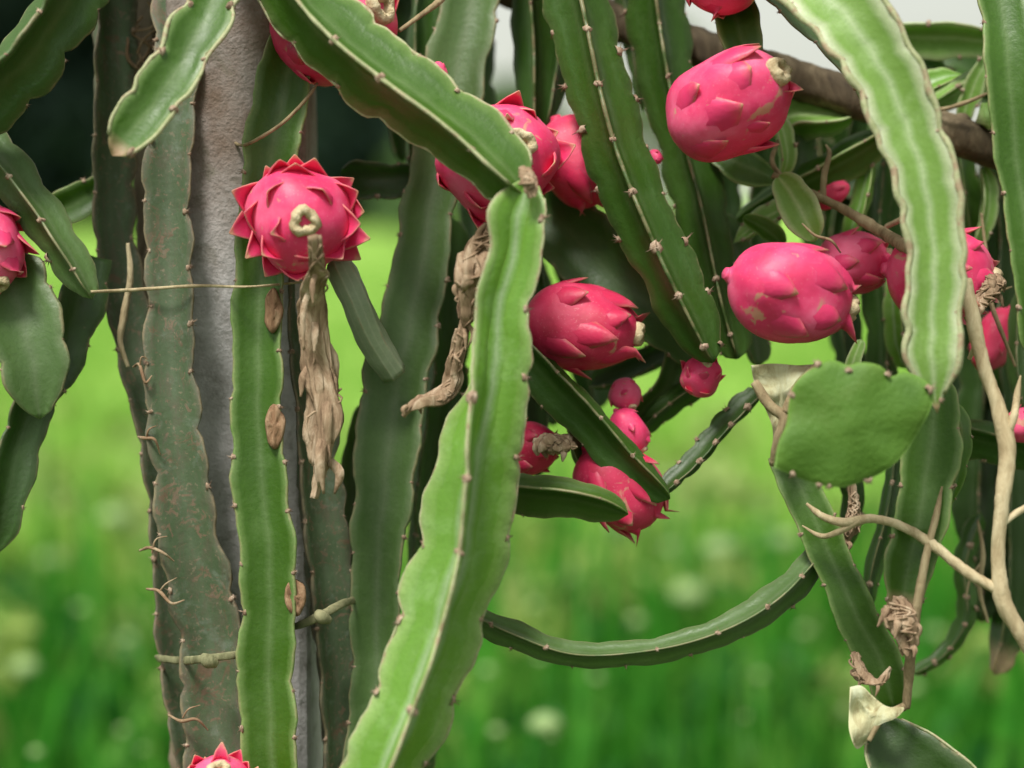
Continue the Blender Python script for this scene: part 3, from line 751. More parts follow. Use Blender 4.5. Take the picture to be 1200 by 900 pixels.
stem('thin dark knobbly stem rising from the diagonal stem to the pale dry piece', [(776, 572, 1.465, 22), (812, 540, 1.47, 28), (850, 500, 1.48, 28), (892, 458, 1.49, 30)], 'deep', roll=10, areole=1.2, pitch=0.02, cren=0.2)
stem('curved olive stem dropping from the dark arching stem', [(775, 372, 1.55, 36), (792, 410, 1.54, 40), (782, 445, 1.54, 36), (748, 486, 1.54, 32), (735, 500, 1.54, 22)], 'olive', roll=40, areole=0.7)
stem('dark knobbly stem under the small twin-tipped fruit', [(748, 505, 1.53, 24), (790, 470, 1.53, 30), (826, 445, 1.52, 28)], 'dark', roll=-10, areole=1.1, pitch=0.022, cren=0.18, start='round')
stem('green leaf-like stem lying flat under the lowest fruit', [(530, 562, 1.46, 36), (572, 572, 1.44, 44), (610, 577, 1.42, 50), (665, 583, 1.41, 50), (712, 592, 1.405, 40), (738, 602, 1.405, 18)], 'olive', roll=-20, areole=0.5, cren=0.05, start='round')
stem('short olive stem standing between the hidden fruit and the lowest fruit', [(668, 455, 1.50, 40), (676, 500, 1.49, 44), (682, 548, 1.48, 36)], 'olive', roll=30, areole=0.6, start='round')
stem('dark stem behind the torn-tipped fruit by the pale two-faced stem', [(612, 300, 1.56, 40), (618, 380, 1.56, 46), (622, 470, 1.56, 40), (628, 560, 1.55, 34)], 'deep', roll=20, areole=0.7, start='round')
stem('dark stem stub bridging under the torn-tipped fruit', [(690, 452, 1.57, 34), (735, 432, 1.57, 40), (790, 408, 1.57, 34)], 'deep', roll=20, areole=0.7, start='round')
stem('curved horizontal stem with light upper face low over the blurred grass', [(500, 690, 1.44, 26), (555, 720, 1.43, 30), (600, 742, 1.42, 36), (670, 768, 1.42, 31), (760, 764, 1.42, 32), (850, 736, 1.42, 37), (910, 702, 1.43, 40), (950, 664, 1.45, 34), (975, 630, 1.475, 26)], 'grey', roll=-14, areole=0.9, start='round', cren=0.12)

# --- right
stem('pale arching front stem with corky white edges beside the largest fruit', [(820, BEAM, 1.50, 74), (872, -110, 1.42, 82), (960, -12, 1.38, 86), (1022, 68, 1.365, 84), (1068, 158, 1.36, 76), (1088, 250, 1.355, 68), (1092, 340, 1.355, 66), (1092, 420, 1.355, 64), (1100, 486, 1.36, 40)], 'white_edged', roll=58, roll2=66, areole=0.9, margin=0.0026, cren=0.12, pitch=0.030, end='point', wear=0.010)
stem('grey stem half hidden behind the pale arching stem at the top', [(830, BEAM, 1.56, 40), (872, -70, 1.50, 46), (930, 8, 1.46, 46), (985, 62, 1.44, 46), (1030, 130, 1.44, 34), (1050, 190, 1.44, 22)], 'grey', roll=50, areole=0.7)
stem('bright green upright stem at the right border above the brown brace', [(1150, BEAM, 1.50, 56), (1164, -40, 1.44, 60), (1180, 80, 1.42, 60), (1192, 190, 1.42, 54), (1206, 300, 1.42, 50), (1216, 420, 1.43, 46)], 'fresh', roll=62, areole=0.8, cren=0.06)
stem('pale horizontal stem with dark underside above the brown brace', [(1010, 52, 1.60, 36), (1060, 44, 1.585, 46), (1110, 42, 1.575, 46), (1158, 46, 1.57, 40), (1230, 60, 1.58, 34)], 'pale', roll=-32, areole=1.0, start='round')
stem('short pale green stem tip pointing left above the brown brace', [(1200, 70, 1.60, 30), (1150, 92, 1.585, 34), (1110, 116, 1.575, 30), (1085, 132, 1.57, 16)], 'pale', roll=20, areole=0.9)
stem('curled green stem tip with knobbly edges above the brown brace', [(1060, 70, 1.61, 36), (1085, 82, 1.60, 46), (1100, 102, 1.60, 40), (1085, 125, 1.60, 24)], 'fresh', roll=20, areole=1.4, pitch=0.018, cren=0.22, start='round')
stem('cut-off pale stem end lying on the brown brace', [(1215, 150, 1.58, 34), (1185, 142, 1.545, 38), (1158, 134, 1.525, 38)], 'pale', n=5, roll=0, core=0.7, areole=0, cren=0.04, end='cut')
stem('dark green stem behind the tangle above the brown brace', [(1060, 100, 1.66, 40), (1110, 75, 1.66, 44), (1170, 110, 1.66, 40), (1220, 120, 1.66, 40)], 'dark', roll=30, areole=0.6, start='round')
stem('small round green stem piece under the topmost fruit', [(852, -10, 1.50, 40), (862, 24, 1.48, 54), (872, 62, 1.47, 48), (882, 90, 1.47, 30)], 'fresh', roll=60, areole=0.6, start='round', cren=0.08)
stem('light green angular stem under the brown brace beside the scarred fruit', [(905, 160, 1.56, 30), (930, 140, 1.555, 58), (962, 138, 1.55, 56), (1000, 132, 1.55, 30)], 'pale', roll=10, areole=0.7, start='round')
stem('grey-green stem below the light angular stem', [(935, 140, 1.57, 34), (938, 180, 1.565, 40), (930, 225, 1.56, 34)], 'grey', roll=40, areole=0.7, start='round')
stem('pale-topped stem slanting under the brace towards the pale arching stem', [(862, 262, 1.57, 26), (900, 238, 1.56, 34), (960, 204, 1.55, 44), (1010, 172, 1.545, 46), (1050, 150, 1.54, 34)], 'fresh', roll=-20, areole=0.8, start='round')
stem('small dark leaf-shaped stem below the scarred fruit', [(830, 175, 1.53, 20), (858, 192, 1.52, 44), (892, 206, 1.52, 34), (912, 214, 1.52, 14)], 'fresh', n=2, roll=70, areole=0.4, start='round')
stem('light green leaf-shaped stem hanging over the largest fruit', [(912, 205, 1.50, 24), (930, 228, 1.49, 42), (946, 258, 1.48, 46), (956, 284, 1.48, 22)], 'pale', n=3, roll=65, areole=0.4, start='round', cren=0.06)
stem('tiny bright green young shoot above the largest fruit', [(918, 290, 1.52, 10), (905, 275, 1.515, 28), (886, 262, 1.515, 24), (872, 254, 1.515, 12)], 'fresh', n=2, roll=60, areole=0, start='round')
stem('grey-green stem behind the largest fruit by the long drooping stem', [(840, 250, 1.56, 30), (862, 300, 1.56, 38), (878, 360, 1.56, 40), (890, 430, 1.55, 36)], 'grey', roll=30, areole=0.6, start='round')
stem('dark upright stem hanging from the brace left of the pale arching stem', [(1034, 130, 1.60, 34), (1032, 200, 1.59, 40), (1028, 280, 1.585, 40), (1032, 380, 1.58, 42), (1036, 470, 1.57, 40)], 'dark', roll=0, areole=0.7)
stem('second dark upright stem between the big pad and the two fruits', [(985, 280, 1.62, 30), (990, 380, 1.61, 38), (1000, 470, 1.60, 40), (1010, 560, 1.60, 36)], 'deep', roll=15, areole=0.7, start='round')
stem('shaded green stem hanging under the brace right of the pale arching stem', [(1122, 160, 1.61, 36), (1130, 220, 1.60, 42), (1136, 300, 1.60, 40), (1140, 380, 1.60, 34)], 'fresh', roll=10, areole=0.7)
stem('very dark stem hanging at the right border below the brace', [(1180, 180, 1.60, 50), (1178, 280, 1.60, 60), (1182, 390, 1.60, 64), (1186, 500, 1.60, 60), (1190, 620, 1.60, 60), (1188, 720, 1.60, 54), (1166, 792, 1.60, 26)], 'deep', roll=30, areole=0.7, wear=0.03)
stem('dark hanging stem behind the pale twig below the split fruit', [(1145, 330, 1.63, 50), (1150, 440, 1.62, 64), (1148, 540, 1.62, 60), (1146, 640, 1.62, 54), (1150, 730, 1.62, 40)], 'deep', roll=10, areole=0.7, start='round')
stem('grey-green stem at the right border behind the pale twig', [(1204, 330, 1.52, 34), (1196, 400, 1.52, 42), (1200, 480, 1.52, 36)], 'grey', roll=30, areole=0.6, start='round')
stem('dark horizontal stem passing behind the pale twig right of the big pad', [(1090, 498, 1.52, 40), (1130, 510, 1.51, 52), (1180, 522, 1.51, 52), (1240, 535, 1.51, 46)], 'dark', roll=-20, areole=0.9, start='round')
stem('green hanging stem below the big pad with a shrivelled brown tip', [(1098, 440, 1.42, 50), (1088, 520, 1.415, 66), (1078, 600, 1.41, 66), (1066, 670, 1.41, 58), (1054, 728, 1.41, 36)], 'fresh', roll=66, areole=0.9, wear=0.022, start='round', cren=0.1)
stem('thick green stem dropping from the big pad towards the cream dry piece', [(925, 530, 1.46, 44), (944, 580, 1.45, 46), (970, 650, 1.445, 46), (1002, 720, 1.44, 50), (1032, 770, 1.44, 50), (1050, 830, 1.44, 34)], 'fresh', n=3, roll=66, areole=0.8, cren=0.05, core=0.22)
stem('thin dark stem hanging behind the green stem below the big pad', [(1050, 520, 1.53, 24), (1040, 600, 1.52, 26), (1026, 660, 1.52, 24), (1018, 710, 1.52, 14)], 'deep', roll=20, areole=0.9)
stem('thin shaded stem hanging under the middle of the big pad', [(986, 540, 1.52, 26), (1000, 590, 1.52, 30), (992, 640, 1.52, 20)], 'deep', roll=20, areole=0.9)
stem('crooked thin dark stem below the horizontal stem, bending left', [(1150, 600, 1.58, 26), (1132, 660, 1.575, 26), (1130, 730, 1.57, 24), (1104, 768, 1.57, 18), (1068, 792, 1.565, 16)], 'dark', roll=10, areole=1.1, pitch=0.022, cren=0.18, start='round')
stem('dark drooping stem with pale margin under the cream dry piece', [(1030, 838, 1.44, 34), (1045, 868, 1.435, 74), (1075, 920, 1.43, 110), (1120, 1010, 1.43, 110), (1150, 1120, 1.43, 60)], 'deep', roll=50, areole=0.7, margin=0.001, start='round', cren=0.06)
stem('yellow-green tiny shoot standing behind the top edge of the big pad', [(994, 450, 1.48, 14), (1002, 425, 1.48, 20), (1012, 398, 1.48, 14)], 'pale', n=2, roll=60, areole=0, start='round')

for lb, pp_, mt, rl in [
    ('light green shoot pointing up between the brace and the border stem', [(1128, 150, 1.56, 14), (1136, 118, 1.555, 26), (1150, 84, 1.55, 22), (1162, 62, 1.55, 10)], 'pale', 50),
    ('fresh green shoot crossing the brace behind the pale arching stem', [(1052, 130, 1.56, 18), (1078, 106, 1.55, 30), (1104, 92, 1.55, 26), (1126, 86, 1.55, 10)], 'bright', 20),
    ('small pale shoot curling under the brace by the light angular stem', [(902, 128, 1.53, 14), (918, 158, 1.525, 26), (922, 190, 1.525, 22), (914, 212, 1.53, 10)], 'pale', 30),
    ('bright thin shoot behind the dry twig under the brace', [(990, 290, 1.56, 18), (1006, 250, 1.555, 26), (1018, 205, 1.555, 24), (1022, 170, 1.56, 12)], 'bright', 10),
    ('pale shoot reaching left above the largest fruit', [(950, 236, 1.54, 16), (912, 250, 1.535, 30), (880, 268, 1.535, 26), (858, 284, 1.54, 12)], 'pale', -20),
    ('light green shoot behind the split-looking fruit', [(1062, 430, 1.56, 18), (1050, 396, 1.555, 26), (1046, 350, 1.555, 24), (1050, 310, 1.56, 12)], 'bright', 25),
    ('yellowish thin shoot hanging below the brace by the border', [(1150, 196, 1.56, 18), (1158, 230, 1.555, 24), (1152, 270, 1.555, 20), (1142, 296, 1.56, 10)], 'pale', 35),
    ('green shoot peeking between the big pad and the pale twig', [(1112, 470, 1.47, 18), (1122, 500, 1.465, 26), (1120, 550, 1.465, 26), (1112, 596, 1.47, 12)], 'fresh', 15)]:
    stem(lb, pp_, mt, roll=rl, areole=0.8, start='round', end='point', pitch=0.024, cren=0.14)

# ------------------------------------------------------------------ the big scalloped pad
def build_pad():
    out = [(907, 548), (912, 520), (922, 495), (925, 470), (930, 452), (945, 436), (960, 428), (972, 422), (984, 424), (994, 428), (1004, 425), (1018, 425), (1034, 430),
           (1044, 441), (1058, 436), (1074, 440), (1088, 450), (1094, 462), (1090, 480), (1080, 500), (1068, 520), (1050, 542), (1030, 556), (1010, 565), (985, 571), (960, 568), (930, 558)]
    d0 = 1.335
    o2 = catmull([(x, y, 0) for x, y in out + out[:1]], 97)[:-1, :2]
    cx, cy = 1000, 498
    base = np.array(P(925, 545, d0))
    rings = [1.0, 0.985, 0.93, 0.78, 0.58, 0.36, 0.15]
    o3 = sum(np.roll(o2, k, 0) for k in range(-14, 15)) / 29.0       # smoothed outline for the inner rings
    def side(sg):
        V = []
        for q in rings:
            kk = max(0.0, (q - 0.78) / 0.22) ** 1.0
            for x, y in o2 * kk + o3 * (1 - kk):
                X, Y = cx + (x - cx) * q, cy + (y - cy) * q
                th = 0.006 * math.sqrt(max(0, 1 - q ** 3.5)) * (1 + 0.15 * math.sin(X * 0.05 + Y * 0.03))
                wave = 0.004 * math.sin((X - cx) * 0.011 + 0.6) + 0.0022 * math.sin(math.atan2(Y - cy, X - cx) * 6) * q ** 3
                V.append(np.array(P(X, Y, d0 + wave - sg * th)) - base)
        V.append(np.array(P(cx, cy, d0 - sg * 0.0062)) - base)
        return V
    n = len(o2); A = side(1); Bv = side(-1); V = A + Bv; F = []; off = len(A)
    for k in (0, off):
        fl = (lambda f: f) if k == 0 else (lambda f: f[::-1])
        for i in range(len(rings) - 1):
            for j in range(n):
                F.append(fl((k + i * n + j, k + (i + 1) * n + j, k + (i + 1) * n + (j + 1) % n, k + i * n + (j + 1) % n)))
        for j in range(n): F.append(fl((k + (len(rings) - 1) * n + j, k + len(A) - 1, k + (len(rings) - 1) * n + (j + 1) % n)))
    for j in range(n): F.append((j, (j + 1) % n, off + (j + 1) % n, off + j))
    rib = []
    for q in rings: rib += [0.34 + 0.5 * q ** 6 * 0.9] * n
    rib += [0.34]; rib = rib * 2
    e = thing('cactus_pad', 'large rounded green pad with scalloped top edge under the pale arching stem', 'cactus pad', Vector(base))
    t = NT('pad_skin'); g = t.geo()
    c = t.ramp(t.noise(16, 3, 0.55, g), [(0.3, (0.055, 0.135, 0.012)), (0.55, (0.075, 0.172, 0.016)), (0.75, (0.095, 0.165, 0.026))])
    c = t.mix(t.ramp(t.attr('rib'), [(0.6, (0, 0, 0)), (0.85, (0.6,) * 3)]), c, (0.16, 0.30, 0.05))
    c = t.mix(t.ramp(t.noise(110, 4, 0.7, g, 0.6), [(0.68, (0, 0, 0)), (0.74, (0.5,) * 3)]), c, (0.20, 0.27, 0.10))
    pm = t.finish(c, 0.62, t.bump(t.math('ADD', t.noise(240, 3, 0.6, g), t.noise(30, 3, 0.5, g)), 0.3, 0.003), sss=0.1)
    mesh_obj('flesh', V, F, pm, e, {'rib': rib})
    r = random.Random(3)
    for (x, y) in ((928, 462), (958, 426), (994, 433), (1041, 438), (1090, 456), (928, 556), (960, 569), (972, 570), (1018, 564)):
        o = bpy.data.objects.new('areole', r.choice(AREOLES)); COL.objects.link(o); o.parent = e
        o.location = np.array(P(x, y, d0)) - base
        dv = CD(x - cx, -(y - cy), 0.3); o.rotation_mode = 'QUATERNION'
        o.rotation_quaternion = dv.to_track_quat('Z', 'Y'); s = r.uniform(0.8, 1.3); o.scale = (s, s, s)
build_pad()

# ------------------------------------------------------------------ pale dried pieces
def dried_piece(label, outline, d, thick, veins, seed):
    """limp papery piece of a dead stem with woody veins"""
    o2 = catmull([(x, y, 0) for x, y in outline + outline[:1]], 49)[:-1, :2]
    c0 = o2.mean(0); base = np.array(P(c0[0], c0[1], d)); n = len(o2)
    V = []; rings = [1.0, 0.9, 0.6, 0.25]
    for sg in (1, -1):
        for q in rings:
            for x, y in o2:
                X, Y = c0 + (np.array([x, y]) - c0) * q
                w = 0.006 * math.sin(X * 0.09 + seed) + 0.004 * math.sin(Y * 0.13 + X * 0.05)
                V.append(np.array(P(X, Y, d + w - sg * thick * math.sqrt(max(0, 1 - q ** 3)))) - base)
        V.append(np.array(P(c0[0], c0[1], d - sg * thick * 1.02)) - base)
    off = len(V) // 2; F = []
    for k in (0, off):
        for i in range(3):
            for j in range(n):
                f = (k + i * n + j, k + (i + 1) * n + j, k + (i + 1) * n + (j + 1) % n, k + i * n + (j + 1) % n)
                F.append(f if k == 0 else f[::-1])
        for j in range(n):
            f = (k + 3 * n + j, k + off - 1, k + 3 * n + (j + 1) % n); F.append(f if k == 0 else f[::-1])
    for j in range(n): F.append((j, (j + 1) % n, off + (j + 1) % n, off + j))
    e = thing('dried_stem_piece', label, 'dried stem', Vector(base))
    mesh_obj('papery_skin', V, F, M['cream'], e)
    for vp in veins:
        tube('woody_vein', [np.array(P(x, y, dd)) - base for x, y, dd, _ in vp], [w for *_, w in vp], M['drytwig'], e, 8, 24, 0.25, seed)
    return e
dried_piece('cream papery dead stem piece behind the left end of the big pad', [(880, 428), (905, 426), (935, 428), (958, 428), (940, 450), (928, 475), (918, 510), (908, 520), (905, 500), (895, 475), (884, 450)], 1.425, 0.0022,
            [[(884, 448, 1.418, 0.0035), (905, 478, 1.412, 0.004), (918, 488, 1.41, 0.0045), (912, 515, 1.412, 0.004), (906, 545, 1.42, 0.003)], [(958, 428, 1.415, 0.003), (935, 452, 1.412, 0.0035), (920, 484, 1.41, 0.004)]], 2)
dried_piece('cream dry flap stretched over the dark drooping stem near the bottom', [(996, 805), (1008, 803), (1022, 815), (1040, 828), (1060, 830), (1052, 840), (1030, 850), (1015, 870), (1005, 878), (996, 860), (995, 830)], 1.405, 0.0022,
            [[(1060, 828, 1.405, 0.003), (1038, 838, 1.402, 0.0025), (1018, 868, 1.402, 0.002)]], 5)

# ------------------------------------------------------------------ fruit
def fruit(label, px, py, d, a_px, b_px, axis, nsc=18, lift=0.35, slen=0.55, mat='fruit', navel=True, seed=1, group=None, swid=0.42, stalk=True, power=2.3, crown=0.62):
    r = random.Random(seed)
    a = a_px * d / F_PX; b = b_px * d / F_PX
    ax = CD(*axis)
    X = CD(0.31, 0.2, 0.93); X = (X - ax * X.dot(ax)).normalized(); Y = ax.cross(X)
    C = P(px, py, d)
    base = C - ax * a
    e = thing('dragon_fruit', label, 'dragon fruit', base, group)
    rot = np.array([list(X), list(Y), list(ax)])
    def W(l): return np.asarray(l) @ rot + np.array(ax) * a            # local (about centre) -> relative to base
    def rad(u): return b * max(0.0, 1 - abs(u) ** power) ** 0.5 * (1 - 0.06 * u)
    ph = [r.uniform(0, 6.28) for _ in range(6)]
    def surf(u, th):
        uu = min(max(u, -1), 0.93)
        k = rad(uu) * (1 + 0.05 * math.sin(3 * th + ph[0] + 2 * uu) + 0.03 * math.sin(5 * th + ph[1] - 3 * uu) + 0.02 * math.sin(4 * uu + 2 * th + ph[5]))
        z = uu * a
        if u > 0.93:
            z += (u - 0.93) * a; k += (u - 0.93) * 0.55 * a
        return np.array([k * math.cos(th), k * math.sin(th), z])
    # body
    V = []; F = []; nu, nt = 26, 36
    for i in range(nu):
        u = -math.cos(math.pi * (i + 0.25) / (nu - 0.5))
        for j in range(nt): 
            th = 2 * math.pi * j / nt
            uu = u; k = rad(uu) * (1 + 0.05 * math.sin(3 * th + ph[0] + 2 * uu) + 0.03 * math.sin(5 * th + ph[1] - 3 * uu) + 0.02 * math.sin(4 * uu + 2 * th + ph[5]))
            V.append((k * math.cos(th), k * math.sin(th), u * a))
    for i in range(nu - 1):
        for j in range(nt):
            p = i * nt + j; q = i * nt + (j + 1) % nt
            F.append((p, q, q + nt, p + nt))
    F.append(tuple(range(nt))[::-1]); F.append(tuple((nu - 1) * nt + k for k in range(nt)))
    mesh_obj('rind', W(V), F, M[mat], e)
    # scales in a spiral
    sm = M['scale' if mat == 'fruit' else 'redscale']
    for k in range(nsc):
        f = (k + 0.5) / nsc
        u0 = -0.92 + 1.66 * f + r.uniform(-0.05, 0.05)
        th0 = 2.39996 * k + ph[2] + r.uniform(-0.15, 0.15)
        le = slen * r.uniform(0.8, 1.25) * (1.0 if f < 0.7 else crown)
        li = lift * r.uniform(0.7, 1.3) * (1 if f > 0.15 else 0.7) * (1 if f < 0.7 else min(1, crown * 1.3))
        wd = swid * r.uniform(0.85, 1.2)
        rows, cols = 7, 5
        top = []; bot = []; al = []; sd_ = []
        curl = r.uniform(-0.25, 0.25)
        for i in range(rows):
            t = i / (rows - 1)
            u = u0 + le * t
            hw = wd * (1 - t ** 1.08) * (0.75 + 0.55 * math.sin(min(t * 2.6, 1.57))) + 0.012
            br = max(rad(min(max(u, -0.97), 0.9)), 0.35 * b)
            for j in range(cols):
                v = j / (cols - 1) * 2 - 1
                th = th0 + v * hw * b / br + curl * t * t * 0.5
                s0 = surf(u, th)
                nrm = np.array([math.cos(th), math.sin(th), 0.35 * u]); nrm /= np.linalg.norm(nrm)
                out = (-0.03 + li * t ** 2.4 + 0.055 * math.sin(math.pi * min(t, 1)) * (1 - v * v)) * b
                out -= 0.075 * b * v * v * (1 - t * t)
                top.append(s0 + nrm * out)
                bot.append(s0 + nrm * (out - b * (0.05 * (1 - t) + 0.018)) - np.array([0, 0, 0.012 * a]) * (1 - t))
                al.append(t); sd_.append(abs(v))
        VV = top + bot; FF = []; nb = len(top)
        for i in range(rows - 1):
            for j in range(cols - 1):
                p = i * cols + j
                FF.append((p, p + 1, p + cols + 1, p + cols)); FF.append((nb + p, nb + p + cols, nb + p + cols + 1, nb + p + 1))
        edge = [i * cols for i in range(rows)] + [(rows - 1) * cols + j for j in range(1, cols)] + [i * cols + cols - 1 for i in range(rows - 2, -1, -1)]
        for p, q in zip(edge[:-1], edge[1:]): FF.append((p, q, nb + q, nb + p))
        mesh_obj('scale', W(VV), FF, sm, e, {'along': al + al, 'side': sd_ + sd_})
    # dry navel where the flower sat
    if navel:
        V = []; F = []; nr, nc = 18, 8; R0, r0 = 0.19 * b, 0.105 * b
        for i in range(nr):
            th = 2 * math.pi * i / nr
            wob = 1 + 0.14 * math.sin(3 * th + ph[3]) + 0.08 * math.sin(7 * th + ph[4])
            for j in range(nc):
                ph_ = 2 * math.pi * j / nc
                k = R0 * wob + r0 * math.cos(ph_)
                V.append((k * math.cos(th), k * math.sin(th), 0.985 * a + r0 * 1.5 * math.sin(ph_) * (1 + 0.2 * math.sin(5 * th))))
        for i in range(nr):
            for j in range(nc):
                F.append((i * nc + j, ((i + 1) % nr) * nc + j, ((i + 1) % nr) * nc + (j + 1) % nc, i * nc + (j + 1) % nc))
        nv = mesh_obj('navel', W(V), F, M['navel'], e)
        V = [(0, 0, 0.955 * a)] + [(R0 * 0.98 * math.cos(6.283 * k / 12), R0 * 0.98 * math.sin(6.283 * k / 12), 0.995 * a) for k in range(12)]
        mesh_obj('navel_hollow', W(V), [(0, 1 + k, 1 + (k + 1) % 12) for k in range(12)], M['hollow'], nv)
    if stalk:
        z = -a
        tube('stalk', [W((0, 0, z * 0.95)), W((0, 0, z * 1.02)), W((0.03 * b, 0, z * 1.09))], [0.26 * b, 0.16 * b, 0.12 * b], M[mat], e, 10, 8)
    return e

fruit('spiky pink fruit with a dried flower hanging from its navel', 352, 256, 1.42, 64, 62, (0.16, -0.12, 0.85), nsc=26, lift=0.34, slen=0.46, seed=5, swid=0.50)
fruit('scarred pink fruit pressed against the brown wooden brace', 853, 122, 1.44, 80, 60, (0.66, 0.38, 0.64), nsc=12, lift=0.2, crown=0.45, slen=0.8, seed=8, swid=0.6)
fruit('largest smooth pink fruit, hanging beside the pale arching stem', 926, 342, 1.42, 74, 58, (0.86, -0.24, -0.05), nsc=13, lift=0.17, slen=0.85, seed=12, swid=0.68)
fruit('smaller pink fruit tucked behind the largest fruit', 1000, 308, 1.50, 42, 37, (0.7, 0.1, 0.2), nsc=10, lift=0.24, slen=0.8, swid=0.6, seed=14)
fruit('split-looking pink fruit behind the pale arching stem', 1102, 322, 1.46, 62, 56, (0.8, -0.1, 0.15), nsc=18, lift=0.32, slen=0.62, seed=17)
fruit('dark pink fruit with torn tips below the very dark arching stem', 680, 384, 1.48, 68, 50, (0.92, -0.12, 0.1), nsc=14, lift=0.34, slen=0.8, swid=0.55, mat='redfruit', seed=20)
fruit('pink fruit behind the end of the long two-faced stem', 584, 188, 1.46, 74, 68, (0.25, 0.1, 0.7), nsc=18, lift=0.26, seed=23, mat='fruit')
fruit('dark crimson fruit hanging between the cream joint and the long drooping stem', 676, 190, 1.52, 56, 47, (0.35, -0.75, 0.1), nsc=10, lift=0.25, slen=0.8, mat='redfruit', seed=26, navel=False)
fruit('pink fruit with pale navel behind the top of the long two-faced stem', 392, 28, 1.47, 78, 68, (0.62, 0.1, 0.55), nsc=20, lift=0.26, seed=29)
fruit('topmost fruit above the small round stem piece', 846, -38, 1.45, 56, 52, (0.2, -0.8, 0.2), nsc=14, lift=0.18, mat='redfruit', seed=32, navel=False)
fruit('spiky pink fruit cut off by the left border above the grey-green pad', -18, 290, 1.44, 56, 46, (0.35, -0.7, 0.4), nsc=18, lift=0.38, slen=0.65, swid=0.6, seed=35)
fruit('lowest hanging fruit, half covered by the diagonal stem and the leaf-like stem', 726, 570, 1.475, 58, 46, (0.55, -0.65, 0.1), nsc=13, lift=0.3, slen=0.75, seed=38, mat='redfruit', navel=False)
fruit('tiny round fruit hanging under the torn-tipped fruit', 733, 463, 1.50, 20, 19, (0.3, -0.6, 0.5), nsc=9, lift=0.22, seed=41)
fruit('small fruit peeping out above the diagonal stem', 738, 504, 1.485, 28, 20, (0.5, -0.7, 0.1), nsc=9, lift=0.25, seed=44)
fruit('small wide fruit with two raised tips below the long drooping stem', 822, 441, 1.475, 26, 23, (0.15, 0.5, 0.6), nsc=11, lift=0.42, seed=47)
fruit('dark fruit half hidden beside the pale two-faced stem above the leaf-like stem', 618, 525, 1.49, 38, 32, (0.75, 0.05, 0.3), nsc=12, lift=0.22, seed=50, mat='redfruit')
fruit('tiny crimson bud touching the dry twig under the brace', 974, 229, 1.535, 24, 13, (0.8, 0.45, 0.1), nsc=7, lift=0.25, seed=53, mat='redfruit', navel=False)
fruit('dark red fruit deep in the shade behind the pale twig', 1166, 398, 1.56, 40, 24, (-0.4, -0.8, 0), nsc=9, lift=0.2, seed=56, mat='redfruit', navel=False)
fruit('pink fruit behind the fork of the pale twig', 1200, 498, 1.47, 24, 20, (0.5, 0.2, 0.2), nsc=9, lift=0.25, seed=59)
fruit('dark red fruit at the right border below the brace', 1212, 362, 1.55, 26, 22, (-0.3, 0.1, 0.2), nsc=8, lift=0.2, seed=61, mat='redfruit', navel=False)
fruit('pink fruit low down in front of the climbing stems', 255, 936, 1.42, 54, 48, (0.1, 0.55, 0.5), nsc=18, lift=0.32, seed=62)
fruit('small red bud half hidden above the long two-faced stem', 512, 92, 1.45, 20, 12, (0.1, 0.9, 0.1), nsc=7, lift=0.25, seed=65, navel=False)
fruit('tiny red bud beside the narrow gap left of the scarred fruit', 768, 184, 1.50, 11, 8, (0.2, -0.4, 0.5), nsc=6, lift=0.3, seed=66, navel=False)

